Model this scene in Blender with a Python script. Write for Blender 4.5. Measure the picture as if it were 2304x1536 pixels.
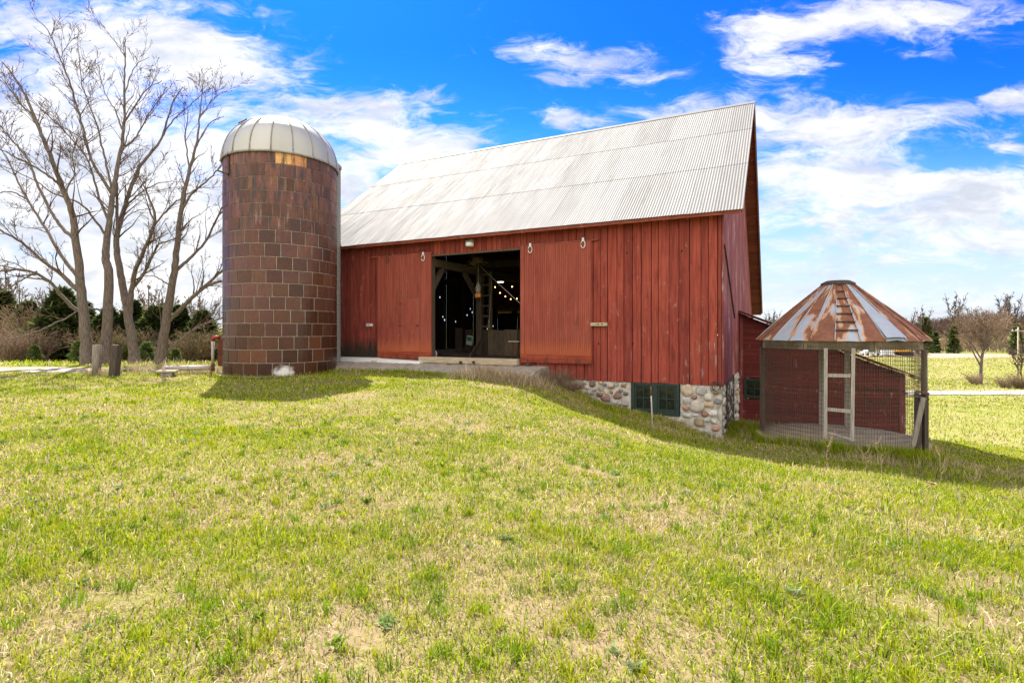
import bpy, math, random
import numpy as np
from mathutils import Matrix, Vector
R = math.radians
rng = np.random.default_rng(7)
random.seed(7)
for o in list(bpy.data.objects): bpy.data.objects.remove(o)
sc = bpy.context.scene
COL = sc.collection

# ------------------------------------------------------------------ camera
F, HX, HY = 1205.0, 1152.0, 745.0          # focal length and horizon of the photograph, in its pixels
cam = bpy.data.cameras.new('camera'); camo = bpy.data.objects.new('camera', cam); COL.objects.link(camo)
camo.location = (0, 0, 0); camo.rotation_euler = (R(90), 0, 0)
cam.sensor_width = 36; cam.lens = F / 2304 * 36; cam.shift_y = -(768 - HY) / 2304
cam.clip_start = 0.05; cam.clip_end = 5000
sc.camera = camo

# ------------------------------------------------------------------ light
SUN_EL = R(49); SUN_DIR = (-0.42, 0.907)
sun = bpy.data.lights.new('sun', 'SUN'); sun.energy = 4.4; sun.angle = R(0.5); sun.color = (1, 0.94, 0.84)
suno = bpy.data.objects.new('sun', sun); COL.objects.link(suno)
sv = Vector((SUN_DIR[0] * math.cos(SUN_EL), SUN_DIR[1] * math.cos(SUN_EL), math.sin(SUN_EL)))
suno.rotation_euler = sv.to_track_quat('Z', 'Y').to_euler()
suno.location = (-10, 20, 30)
sc.view_settings.view_transform = 'Standard'; sc.view_settings.look = 'None'
sc.view_settings.exposure = 1.75; sc.view_settings.gamma = 1
sc.view_settings.use_curve_mapping = False
sc.cycles.max_bounces = 6; sc.cycles.transparent_max_bounces = 8
sc.cycles.sample_clamp_indirect = 4; sc.cycles.denoising_prefilter = 'ACCURATE'

# ------------------------------------------------------------------ node helpers
class NT:
    def __init__(s, nt): s.nt = nt
    def new(s, t): return s.nt.nodes.new(t)
    def put(s, sock, v):
        if isinstance(v, bpy.types.NodeSocket): s.nt.links.new(v, sock)
        elif v is not None:
            if isinstance(v, (tuple, list)):
                v = tuple(v)
                if len(sock.default_value) == 4 and len(v) == 3: v = v + (1,)
            elif hasattr(sock.default_value, '__len__'): v = (v,) * len(sock.default_value)
            sock.default_value = v
    def math(s, op, a, b=None, c=None, clamp=False):
        n = s.new('ShaderNodeMath'); n.operation = op; n.use_clamp = clamp
        for i, v in enumerate((a, b, c)):
            if v is not None: s.put(n.inputs[i], v)
        return n.outputs[0]
    def vmath(s, op, a, b=None):
        n = s.new('ShaderNodeVectorMath'); n.operation = op
        s.put(n.inputs[0], a)
        if b is not None: s.put(n.inputs[1], b)
        return n.outputs['Value'] if op in ('LENGTH', 'DOT_PRODUCT') else n.outputs[0]
    def coord(s, k='Object'): return s.new('ShaderNodeTexCoord').outputs[k]
    def scl(s, v, sc_, loc=(0, 0, 0), rot=(0, 0, 0)):
        n = s.new('ShaderNodeMapping'); s.put(n.inputs[0], v); n.inputs[1].default_value = loc
        n.inputs[2].default_value = rot; n.inputs[3].default_value = sc_; return n.outputs[0]
    def noise(s, v, scale=5, detail=4, rough=.55, dist=0, out='Fac'):
        n = s.new('ShaderNodeTexNoise'); s.put(n.inputs['Vector'], v)
        for k, x in (('Scale', scale), ('Detail', detail), ('Roughness', rough), ('Distortion', dist)): s.put(n.inputs[k], x)
        return n.outputs[out]
    def voro(s, v, scale=5, feature='F1', out='Distance', rnd=1):
        n = s.new('ShaderNodeTexVoronoi'); n.feature = feature; s.put(n.inputs['Vector'], v)
        n.inputs['Scale'].default_value = scale; n.inputs['Randomness'].default_value = rnd; return n.outputs[out]
    def ramp(s, f, pts, interp='LINEAR'):
        n = s.new('ShaderNodeValToRGB'); n.color_ramp.interpolation = interp; e = n.color_ramp.elements
        while len(e) < len(pts): e.new(0.5)
        for q, (p, c) in zip(e, pts):
            q.position = p; q.color = (c if isinstance(c, (tuple, list)) else (c, c, c)) + ((1,) if not isinstance(c, (tuple, list)) or len(c) == 3 else ()) if isinstance(c, tuple) else (c, c, c, 1)
        s.put(n.inputs[0], f); return n.outputs[0]
    def smooth(s, f, a, b, lo=0., hi=1.):
        n = s.new('ShaderNodeMapRange'); n.interpolation_type = 'SMOOTHSTEP'
        for i, v in enumerate((f, a, b, lo, hi)): s.put(n.inputs[i], v)
        return n.outputs[0]
    def mix(s, f, a, b, mode='MIX'):
        n = s.new('ShaderNodeMix'); n.data_type = 'RGBA'; n.blend_type = mode
        s.put(n.inputs[0], f); s.put(n.inputs[6], a); s.put(n.inputs[7], b); return n.outputs[2]
    def attr(s, name, out='Color'):
        n = s.new('ShaderNodeAttribute'); n.attribute_name = name; return n.outputs[out]
    def island(s): return s.new('ShaderNodeNewGeometry').outputs['Random Per Island']
    def sep(s, v):
        n = s.new('ShaderNodeSeparateXYZ'); s.put(n.inputs[0], v); return n.outputs
    def comb(s, x, y, z):
        n = s.new('ShaderNodeCombineXYZ')
        for i, v in enumerate((x, y, z)): s.put(n.inputs[i], v)
        return n.outputs[0]
    def bump(s, h, strength=.5, dist=.01):
        n = s.new('ShaderNodeBump'); n.inputs['Strength'].default_value = strength
        n.inputs['Distance'].default_value = dist; s.put(n.inputs['Height'], h); return n.outputs[0]

def material(name):
    m = bpy.data.materials.new(name); m.use_nodes = True
    nt = m.node_tree; b = nt.nodes['Principled BSDF']; n = NT(nt)
    def P(**k):
        for key, v in k.items():
            key = key.replace('_', ' ')
            n.put(b.inputs[key], v)
    return m, n, P

def simple(name, col, rough=.7, metal=0., var=.25, scale=6, bump=.3, stretch=(1, 1, 1), spec=.3, tint=False):
    m, n, P = material(name)
    v = n.scl(n.coord(), stretch)
    f = n.noise(v, scale, 6, .62)
    g = n.noise(v, scale * 7, 3, .6)
    c = n.mix(n.smooth(f, .3, .7), tuple(x * (1 - var) for x in col), tuple(min(1, x * (1 + var)) for x in col))
    c = n.mix(n.smooth(g, .35, .65), c, n.mix(.5, c, tuple(x * .7 for x in col)))
    if tint: c = n.mix(1, c, n.attr('tint'), 'MULTIPLY')
    P(Base_Color=c, Roughness=rough, Metallic=metal, Specular_IOR_Level=spec, Normal=n.bump(n.math('ADD', f, n.math('MULTIPLY', g, .4)), bump, .02))
    return m

# ------------------------------------------------------------------ sky
w = bpy.data.worlds.new('World'); sc.world = w; w.use_nodes = True
n = NT(w.node_tree); bg = w.node_tree.nodes['Background']
sky = n.new('ShaderNodeTexSky'); sky.sky_type = 'NISHITA'; sky.sun_disc = False
sky.sun_elevation = SUN_EL; sky.sun_rotation = math.atan2(SUN_DIR[0], SUN_DIR[1])
sky.air_density = 1.0; sky.dust_density = 0.4; sky.ozone_density = 2.5
d = n.coord('Generated'); dx, dy, dz = n.sep(d)
yy = n.math('MAXIMUM', n.math('ABSOLUTE', dy), .12)
u = n.math('DIVIDE', dx, yy); v = n.math('DIVIDE', dz, yy)          # gnomonic directions: u right, v up
uv = n.comb(u, v, n.math('MULTIPLY', dy, .3))
def px(x): return (x - HX) / F
def py(y): return (HY - y) / F
warp = n.noise(n.scl(uv, (3, 6, 1)), 1.6, 3, .5, 0, 'Color')
uvw = n.vmath('ADD', uv, n.vmath('MULTIPLY', n.vmath('SUBTRACT', warp, (.5, .5, .5)), (.16, .07, 0)))
f1 = n.noise(n.scl(uvw, (3.4, 9, 1)), 1.7, 12, .64, .3)
f2 = n.noise(n.scl(uvw, (9, 24, 1), (4, 2, 0), (0, 0, -.15)), 1.5, 9, .62, .5)
f3 = n.noise(n.scl(uvw, (22, 60, 1), (1, 7, 0), (0, 0, -.12)), 1.4, 8, .65, .8)
fb = n.math('ADD', n.math('ADD', n.math('MULTIPLY', f1, .85), n.math('MULTIPLY', f2, .60)), n.math('SUBTRACT', n.math('MULTIPLY', f3, .35), .40))
BL = [  # x, y, half width, half height, weight (where the banks of cloud stand, as directions)
 (60, 50, 260, 60, .30), (90, 330, 330, 210, .50), (430, 120, 190, 62, .52), (620, 160, 130, 28, .26), (800, 235, 140, 34, .40),
 (850, 292, 110, 20, .36), (980, 330, 90, 34, .22), (830, 400, 120, 62, .42), (1200, 108, 60, 30, .34), (1300, 135, 85, 42, .34), (1440, 165, 90, 20, .20),
 (1240, 270, 55, 28, .40), (1340, 285, 60, 26, .36), (1520, 250, 110, 26, .40), (1700, 92, 100, 44, .42), (1830, 50, 150, 32, .40),
 (2080, 35, 240, 46, .50), (1800, 155, 110, 26, .34), (1790, 275, 150, 60, .46), (1960, 290, 120, 50, .40), (2120, 255, 110, 34, .36), (2270, 220, 90, 26, .34),
 (1900, 400, 260, 50, .48), (2220, 425, 180, 48, .46), (2260, 330, 60, 16, .3), (2100, 500, 400, 60, .36), (380, 480, 300, 180, .45),
 (1230, 185, 60, 18, .30), (1490, 165, 80, 16, .30), (1420, 128, 70, 24, .30), (955, 206, 30, 12, .28), (640, 300, 110, 40, .3), (1000, 318, 80, 34, .34), (900, 345, 90, 18, .3), (1600, 30, 50, 12, .26), (2100, 120, 60, 14, .25), (480, 20, 160, 20, .2), (900, 60, 240, 90, -.12), (1500, 60, 160, 90, -.10), (2010, 170, 200, 40, -.22), (2120, 360, 120, 14, -.2), (200, 180, 90, 40, .1), (950, 170, 300, 26, -.10)]
bias = None
for (bx, by, sx, sy, wt) in BL:
    q = n.vmath('MULTIPLY', n.vmath('SUBTRACT', uvw, (px(bx), py(by), 0)), (F / sx, F / sy, 0))
    e = n.math('MULTIPLY', n.math('POWER', 2.71828, n.math('MULTIPLY', n.vmath('DOT_PRODUCT', q, q), -.8)), wt)
    bias = e if bias is None else n.math('ADD', bias, e)
bias = n.math('MULTIPLY', bias, .90)
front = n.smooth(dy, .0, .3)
bias = n.math('ADD', n.math('MULTIPLY', bias, front), n.math('MULTIPLY', n.math('SUBTRACT', 1, front), .42))  # cloud cover thickened behind the camera, out of view, as fill light
bias = n.math('ADD', bias, n.smooth(v, .30, .02, 0., .30))
cl = n.smooth(n.math('ADD', fb, bias), .62, 1.0)
haze = n.smooth(v, .40, .0, 0., .92)
shade = n.smooth(n.noise(n.scl(uvw, (5, 14, 1), (7, 3, 0)), 1.6, 7, .6), .3, .7)
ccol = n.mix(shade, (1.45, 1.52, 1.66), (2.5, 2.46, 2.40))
ccol = n.mix(n.smooth(dy, .15, -.25), ccol, (4.7, 4.4, 4.0))          # unseen clouds behind the camera, brightened to fill the shaded barn front
blue = n.mix(1, sky.outputs[0], (.015, .150, .50), 'MULTIPLY')
blue = n.mix(n.smooth(v, .55, .12), blue, n.mix(1, sky.outputs[0], (.075, .30, .66), 'MULTIPLY'))
blue = n.mix(haze, blue, (1.80, 1.88, 1.97))
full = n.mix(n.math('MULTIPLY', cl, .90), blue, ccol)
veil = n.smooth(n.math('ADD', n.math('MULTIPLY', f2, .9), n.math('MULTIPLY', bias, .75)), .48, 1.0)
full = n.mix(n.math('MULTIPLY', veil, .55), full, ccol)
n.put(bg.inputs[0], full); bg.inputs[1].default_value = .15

# ------------------------------------------------------------------ mesh helpers
WM = {}
def np4(m): return np.array(m)
class MB:
    """collects shapes in one frame (4x4 to world) and links them as ONE mesh object"""
    def __init__(s, frame=None):
        s.v = []; s.f = []; s.t = []; s.sm = []; s.n = 0
        s.fr = np.eye(4) if frame is None else frame
    def add(s, V, Fc, tint=(1, 1, 1), smooth=False):
        V = np.asarray(V, float).reshape(-1, 3); s.v.append(V)
        for f in Fc: s.f.append(tuple(int(i) + s.n for i in f)); s.t.append(tint); s.sm.append(smooth)
        s.n += len(V); return s
    def box(s, lo, hi, tint=(1, 1, 1), j=0):
        x0, y0, z0 = lo; x1, y1, z1 = hi
        V = np.array([(x0, y0, z0), (x1, y0, z0), (x1, y1, z0), (x0, y1, z0), (x0, y0, z1), (x1, y0, z1), (x1, y1, z1), (x0, y1, z1)], float)
        if j: V = V + rng.normal(0, j, V.shape)
        return s.add(V, [(0, 3, 2, 1), (4, 5, 6, 7), (0, 1, 5, 4), (1, 2, 6, 5), (2, 3, 7, 6), (3, 0, 4, 7)], tint)
    def bbox(s, lo, hi, b=.008, tint=(1, 1, 1)):
        """box with chamfered edges"""
        lo = np.array(lo, float); hi = np.array(hi, float); b = min(b, *(hi - lo) * .45)
        V = []; idx = {}
        for c in np.ndindex(2, 2, 2):
            for ax in range(3):
                p = [(lo[k] if c[k] == 0 else hi[k]) if k == ax else (lo[k] + b if c[k] == 0 else hi[k] - b) for k in range(3)]
                idx[c, ax] = len(V); V.append(p)
        Fc = []
        for ax in range(3):
            o = [k for k in range(3) if k != ax]
            for sd in (0, 1):
                q = []
                for a_, b_ in ((0, 0), (1, 0), (1, 1), (0, 1)):
                    c = [0, 0, 0]; c[ax] = sd; c[o[0]] = a_; c[o[1]] = b_; q.append(idx[tuple(c), ax])
                Fc.append(q)
        for ax in range(3):
            o = [k for k in range(3) if k != ax]
            for a_ in (0, 1):
                for b_ in (0, 1):
                    c0 = [0, 0, 0]; c0[o[0]] = a_; c0[o[1]] = b_; c1 = list(c0); c1[ax] = 1
                    Fc.append([idx[tuple(c0), o[0]], idx[tuple(c1), o[0]], idx[tuple(c1), o[1]], idx[tuple(c0), o[1]]])
        for c in np.ndindex(2, 2, 2): Fc.append([idx[c, 0], idx[c, 1], idx[c, 2]])
        V = np.array(V); cen = V.mean(0)
        G = []
        for f in Fc:
            nn = np.cross(V[f[1]] - V[f[0]], V[f[2]] - V[f[0]])
            G.append(f if nn @ (V[f].mean(0) - cen) > 0 else f[::-1])
        return s.add(V, G, tint)
    def bar(s, p, q, wd, th, up=(0, 0, 1), tint=(1, 1, 1)):
        """square bar from p to q, wd across, th along the second axis"""
        p = np.array(p, float); q = np.array(q, float); d_ = (q - p) / np.linalg.norm(q - p)
        a = np.cross(d_, up)
        if np.linalg.norm(a) < 1e-3: a = np.cross(d_, (1, 0, 0))
        a /= np.linalg.norm(a); b = np.cross(a, d_)
        V = [e + a * sx * wd / 2 + b * sy * th / 2 for e in (p, q) for sx, sy in ((-1, -1), (1, -1), (1, 1), (-1, 1))]
        return s.add(V, [(0, 1, 2, 3), (7, 6, 5, 4), (0, 4, 5, 1), (1, 5, 6, 2), (2, 6, 7, 3), (3, 7, 4, 0)], tint)
    def tube(s, pts, rad, k=6, tint=(1, 1, 1), smooth=True, cap=True):
        P = np.asarray(pts, float); m_ = len(P)
        rad = np.full(m_, rad) if np.isscalar(rad) else np.asarray(rad, float)
        T = np.gradient(P, axis=0); T /= np.linalg.norm(T, axis=1)[:, None] + 1e-12
        ref = np.array((0, 0, 1.)) if abs(T[:, 2].mean()) < .8 else np.array((1., 0, 0))
        A = np.cross(T, ref); A /= np.linalg.norm(A, axis=1)[:, None] + 1e-12; B_ = np.cross(T, A)
        th = np.arange(k) * 2 * np.pi / k
        V = P[:, None] + rad[:, None, None] * (np.cos(th)[None, :, None] * A[:, None] + np.sin(th)[None, :, None] * B_[:, None])
        Fc = []
        for i in range(m_ - 1):
            for j in range(k):
                Fc.append((i * k + j, (i + 1) * k + j, (i + 1) * k + (j + 1) % k, i * k + (j + 1) % k))
        if cap: Fc.append(tuple(range(k))); Fc.append(tuple((m_ - 1) * k + j for j in range(k))[::-1])
        return s.add(V.reshape(-1, 3), Fc, tint, smooth)
    def lathe(s, prof, cen, k=16, tint=(1, 1, 1), smooth=True, a0=0., a1=2 * np.pi):
        full_ = abs(a1 - a0 - 2 * np.pi) < 1e-6
        th = a0 + (a1 - a0) * np.arange(k if full_ else k + 1) / k; kk = len(th)
        V = [(cen[0] + r * np.cos(t), cen[1] + r * np.sin(t), cen[2] + z) for r, z in prof for t in th]
        Fc = []
        for i in range(len(prof) - 1):
            for j in range(kk if full_ else kk - 1):
                Fc.append((i * kk + j, i * kk + (j + 1) % kk, (i + 1) * kk + (j + 1) % kk, (i + 1) * kk + j))
        return s.add(V, Fc, tint, smooth)
    def build(s, name, mat, parent=None):
        V = np.concatenate(s.v); M_ = s.fr
        if parent is not None: M_ = np.linalg.inv(WM[parent.name]) @ s.fr
        V = V @ M_[:3, :3].T + M_[:3, 3]
        me = bpy.data.meshes.new(name); me.from_pydata(V.tolist(), [], s.f); me.update()
        at = me.attributes.new('tint', 'FLOAT_COLOR', 'FACE')
        at.data.foreach_set('color', np.array([tuple(t) + (1,) for t in s.t], np.float32).ravel())
        me.polygons.foreach_set('use_smooth', s.sm)
        if mat: me.materials.append(mat)
        o = bpy.data.objects.new(name, me); COL.objects.link(o)
        if parent is not None: o.parent = parent; WM[o.name] = WM[parent.name]
        else: WM[o.name] = np.eye(4)
        return o
def raw(name, V, Fc, k, mat, cols=None, smooth=False):
    """big mesh from arrays: Fc is (n,k)"""
    me = bpy.data.meshes.new(name); nv = len(V); nf = len(Fc)
    me.vertices.add(nv); me.vertices.foreach_set('co', np.asarray(V, np.float32).ravel())
    me.loops.add(nf * k); me.loops.foreach_set('vertex_index', np.asarray(Fc, np.int32).ravel())
    me.polygons.add(nf); me.polygons.foreach_set('loop_start', np.arange(nf, dtype=np.int32) * k)
    me.polygons.foreach_set('use_smooth', np.full(nf, smooth))
    me.update(calc_edges=True)
    if cols is not None:
        at = me.attributes.new('tint', 'FLOAT_COLOR', 'POINT')
        at.data.foreach_set('color', np.concatenate([cols, np.ones((nv, 1))], 1).astype(np.float32).ravel())
    me.materials.append(mat); o = bpy.data.objects.new(name, me); COL.objects.link(o); WM[o.name] = np.eye(4); return o
def tag(o, label=None, cat=None, group=None, kind=None):
    for k_, x in (('label', label), ('category', cat), ('group', group), ('kind', kind)):
        if x: o[k_] = x
    return o
def empty(name, loc, rz=0., label=None, cat=None, group=None):
    o = bpy.data.objects.new(name, None); COL.objects.link(o); o.empty_display_size = .2
    o.location = loc; o.rotation_euler = (0, 0, rz)
    WM[o.name] = np.array(Matrix.Translation(loc) @ Matrix.Rotation(rz, 4, 'Z'))
    return tag(o, label, cat, group)
def recenter(o):
    """origin of a one-mesh thing moves to the middle of its base"""
    me = o.data; c = np.empty(len(me.vertices) * 3, np.float32); me.vertices.foreach_get('co', c); c = c.reshape(-1, 3)
    p = np.array([(c[:, 0].min() + c[:, 0].max()) / 2, (c[:, 1].min() + c[:, 1].max()) / 2, c[:, 2].min()])
    me.vertices.foreach_set('co', (c - p).ravel()); me.update(); o.location = p.tolist(); return o
def copy_tree(o, parent=None):
    c = o.copy(); COL.objects.link(c)
    if parent is not None: c.parent = parent
    for ch in o.children: copy_tree(ch, c)
    return c
def at(x, y, Y): return np.array(((x - HX) / F * Y, Y, (HY - y) / F * Y))

# ------------------------------------------------------------------ barn frame (from the fit to the photograph)
TH = 0.4639; CT, ST = math.cos(TH), math.sin(TH)
XC, YC = 5.640, 14.4
L, W_, ZE, ZR, OG, OE, ZB = 15.47, 16.3, 3.155, 8.622, .542, .458, -1.47
RY = 6.73; PITCH = (ZR - ZE) / (RY + OE); ZEB = ZR - PITCH * (W_ + OE - RY)          # ridge depth; the back slope comes down lower
FLOOR = -.98
BF = np.eye(4); BF[:2, 0] = (CT, -ST); BF[:2, 1] = (ST, CT); BF[:2, 3] = (XC, YC)     # local x right along the front wall (barn lies at x<0), y into the barn
def wall(x, y, off=0.):
    """photo ray -> local (x, z) on the plane local y = off"""
    r = np.array(((x - HX) / F, 1., (HY - y) / F))
    # local y of t*r : (t*r - C) . (ST,CT)
    t = (off + XC * ST + YC * CT) / (r[0] * ST + r[1] * CT)
    p = r * t
    return ((p[0] - XC) * CT - (p[1] - YC) * ST, p[2])
def bw(x, y, z): return (BF @ np.array((x, y, z, 1.)))[:3]
SILO = np.array((-7.96, 18.52)); SR = 1.81; SZ0, SZ1 = -1.42, 5.68
CRIB = np.array((8.42, 13.84)); CR = 1.80

# ------------------------------------------------------------------ terrain
def wp(x, y, off=0.):
    lx, z = wall(x, y, off); p = bw(lx, off, z); return tuple(p)
GP = [(0, 0, -1.55), (-3, 2, -1.55), (3, 2, -1.62), (0, 5, -1.55), (-6, 6, -1.50), (6, 6, -2.12), (-12, 8, -1.45), (3, 8, -1.92), (-2, 10, -1.42), (1.4, 10.5, -1.74),
      (-7, 13, -1.45), (-3, 14, -1.32), (-7.4, 16.6, -1.46), (-10.5, 17, -1.44), (-14, 18, -1.42), (-20, 22, -1.42), (-30, 26, -1.45), (-12, 24, -1.42), (-20, 10, -1.45),
      (-1.8, 16.3, -1.37), (-4.8, 17.6, -1.36), (.0, 15.4, -1.43), (-1.5, 17, -1.335), (-4.5, 18.3, -1.335),
      (-45, 50, -1.7), (-90, 90, -1.0), (-150, 160, .6), (-300, 300, 2), (-100, 20, -1.6), (-40, 10, -1.5),
      (7.5, 12, -2.76), (9.8, 12.0, -2.90), (8.4, 16.5, -3.0), (8.5, 19.8, -3.42), (13, 17.5, -3.55), (11.5, 10, -3.0), (9, 9, -2.78), (7, 4, -2.12), (12, 6, -2.9), (4.62, 10.93, -2.62), (3.49, 11.59, -2.45), (2.21, 12.43, -2.12), (1.07, 13.2, -1.78), (.32, 13.75, -1.52), (7.49, 9.46, -2.68), (6.2, 13, -2.74), (6.5, 14.6, -2.86),
      (16, 14, -3.8), (20, 20, -4.6), (28, 30, -5.6), (40, 42, -6.3), (20, 8, -3.8), (50, 30, -6.4), (0, 40, -4.5), (20, 60, -6.5), (60, 60, -6.5), (100, 60, -6.5), (140, 60, -6.5), (0, 80, -6.5), (60, 100, -6.6),
      (120, 110, -6.6), (100, 150, -6.1), (180, 160, -6.2), (0, 160, -6.2), (250, 250, -6), (0, 300, -5), (-60, 250, 0), (300, 100, -6.5), (600, 600, 0), (0, 700, 4), (-700, 500, 4), (700, 0, -6), (-600, 0, 0),
      (0, -30, -2), (-40, -30, -2), (40, -30, -4), (0, -300, -4), (400, -300, -4), (-400, -300, -4),
      (-8, 24, -1.4), (0, 27, -2.5), (8, 26, -3.7)]
for q in ((1235, 858), (1290, 872), (1335, 897), (1420, 922), (1530, 948), (1632, 980)): GP.append(tuple(np.array(wp(*q, -.15)) - (0, 0, .07 if q[0] < 1600 else .22)))
GP = np.array(GP)
def kern(r): return np.sqrt(r * r + .8)
_A = kern(np.hypot(GP[:, None, 0] - GP[None, :, 0], GP[:, None, 1] - GP[None, :, 1])) + np.eye(len(GP)) * -.03
_one = np.ones(len(GP)); _S = np.zeros((len(GP) + 1,) * 2); _S[:-1, :-1] = _A; _S[-1, :-1] = 1; _S[:-1, -1] = 1
_W = np.linalg.solve(_S, np.append(GP[:, 2], 0))
def ground(x, y):
    x = np.asarray(x, float); y = np.asarray(y, float); sh = x.shape; x = x.ravel(); y = y.ravel(); out = np.empty(len(x))
    for i in range(0, len(x), 20000):
        r = np.hypot(x[i:i + 20000, None] - GP[None, :, 0], y[i:i + 20000, None] - GP[None, :, 1]); out[i:i + 20000] = kern(r) @ _W[:-1] + _W[-1]
    out += .025 * np.sin(x * 2.1 + .7 * y) * np.sin(y * 1.7 - .4 * x) + .012 * np.sin(5.1 * x + 2 * y) * np.sin(4.3 * y)
    return out.reshape(sh)
def gz(x, y): return float(ground(np.array([x]), np.array([y]))[0])
def vnoise(x, y, s, seed=0):
    """smooth value noise in numpy"""
    g = np.random.default_rng(seed).random((64, 64)); X = x * s + 200; Y = y * s + 200
    i = np.floor(X).astype(int); j = np.floor(Y).astype(int); a = X - i; b = Y - j; a = a * a * (3 - 2 * a); b = b * b * (3 - 2 * b)
    G = lambda p, q: g[p % 64, q % 64]
    return (G(i, j) * (1 - a) + G(i + 1, j) * a) * (1 - b) + (G(i, j + 1) * (1 - a) + G(i + 1, j + 1) * a) * b
def fbm(x, y, s, seed=0, o=3): return sum(vnoise(x, y, s * 2 ** k, seed + k) * .5 ** k for k in range(o)) / sum(.5 ** k for k in range(o))
def loc(x, y): return (x - XC) * CT - (y - YC) * ST, (x - XC) * ST + (y - YC) * CT

def grid_axis(a, b, fine, n_):
    t = np.linspace(-1, 1, n_); k = 4.6; s = np.sinh(k * t) / np.sinh(k); return np.where(s < 0, -s * a, s * b) + fine
gx = np.unique(np.concatenate([np.arange(-26, 26, .3), -26 - np.geomspace(.3, 900, 46), 26 + np.geomspace(.3, 900, 46)]))
gy = np.unique(np.concatenate([np.arange(-2, 30, .3), -2 - np.geomspace(.3, 300, 26), 30 + np.geomspace(.3, 1400, 60)]))
XX, YY = np.meshgrid(gx, gy); ZZ = ground(XX, YY)
nx, ny = len(gx), len(gy); ii = np.arange(nx * ny).reshape(ny, nx)
quads = np.stack([ii[:-1, :-1], ii[:-1, 1:], ii[1:, 1:], ii[1:, :-1]], -1).reshape(-1, 4)
m_ground, n, P = material('meadow_ground')
v = n.coord(); a1 = n.noise(v, .35, 5, .6); a2 = n.noise(v, 2.2, 6, .65); a3 = n.noise(v, 26, 4, .7); a4 = n.noise(v, .02, 5, .6)
thatch = n.mix(a3, (.11, .078, .042), (.32, .24, .138)); green = n.mix(a3, (.09, .085, .022), (.23, .225, .05))
near = n.mix(n.smooth(n.math('ADD', n.math('MULTIPLY', a1, .5), n.math('MULTIPLY', a2, .5)), .40, .62), thatch, green)
dist = n.vmath('LENGTH', v)
far = n.mix(n.smooth(n.math('ADD', n.math('MULTIPLY', a4, .6), n.math('MULTIPLY', a1, .4)), .38, .62), (.22, .205, .068), (.175, .195, .036))
far = n.mix(n.smooth(n.noise(v, .12, 7, .7), .5, .66), far, (.29, .235, .115)); far = n.mix(n.math('MULTIPLY', n.smooth(n.noise(v, .06, 7, .7), .5, .62), .6), far, (.12, .145, .025))
far = n.mix(n.smooth(a2, .5, .75), far, (.29, .245, .12))
P(Base_Color=n.mix(n.smooth(dist, 18, 34), near, far), Roughness=.95, Specular_IOR_Level=.05, Normal=n.bump(n.math('ADD', a3, a2), .2, .02))
gr = raw('ground', np.stack([XX, YY, ZZ], -1).reshape(-1, 3), quads, 4, m_ground, None, True)
gr['kind'] = 'structure'

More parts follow.
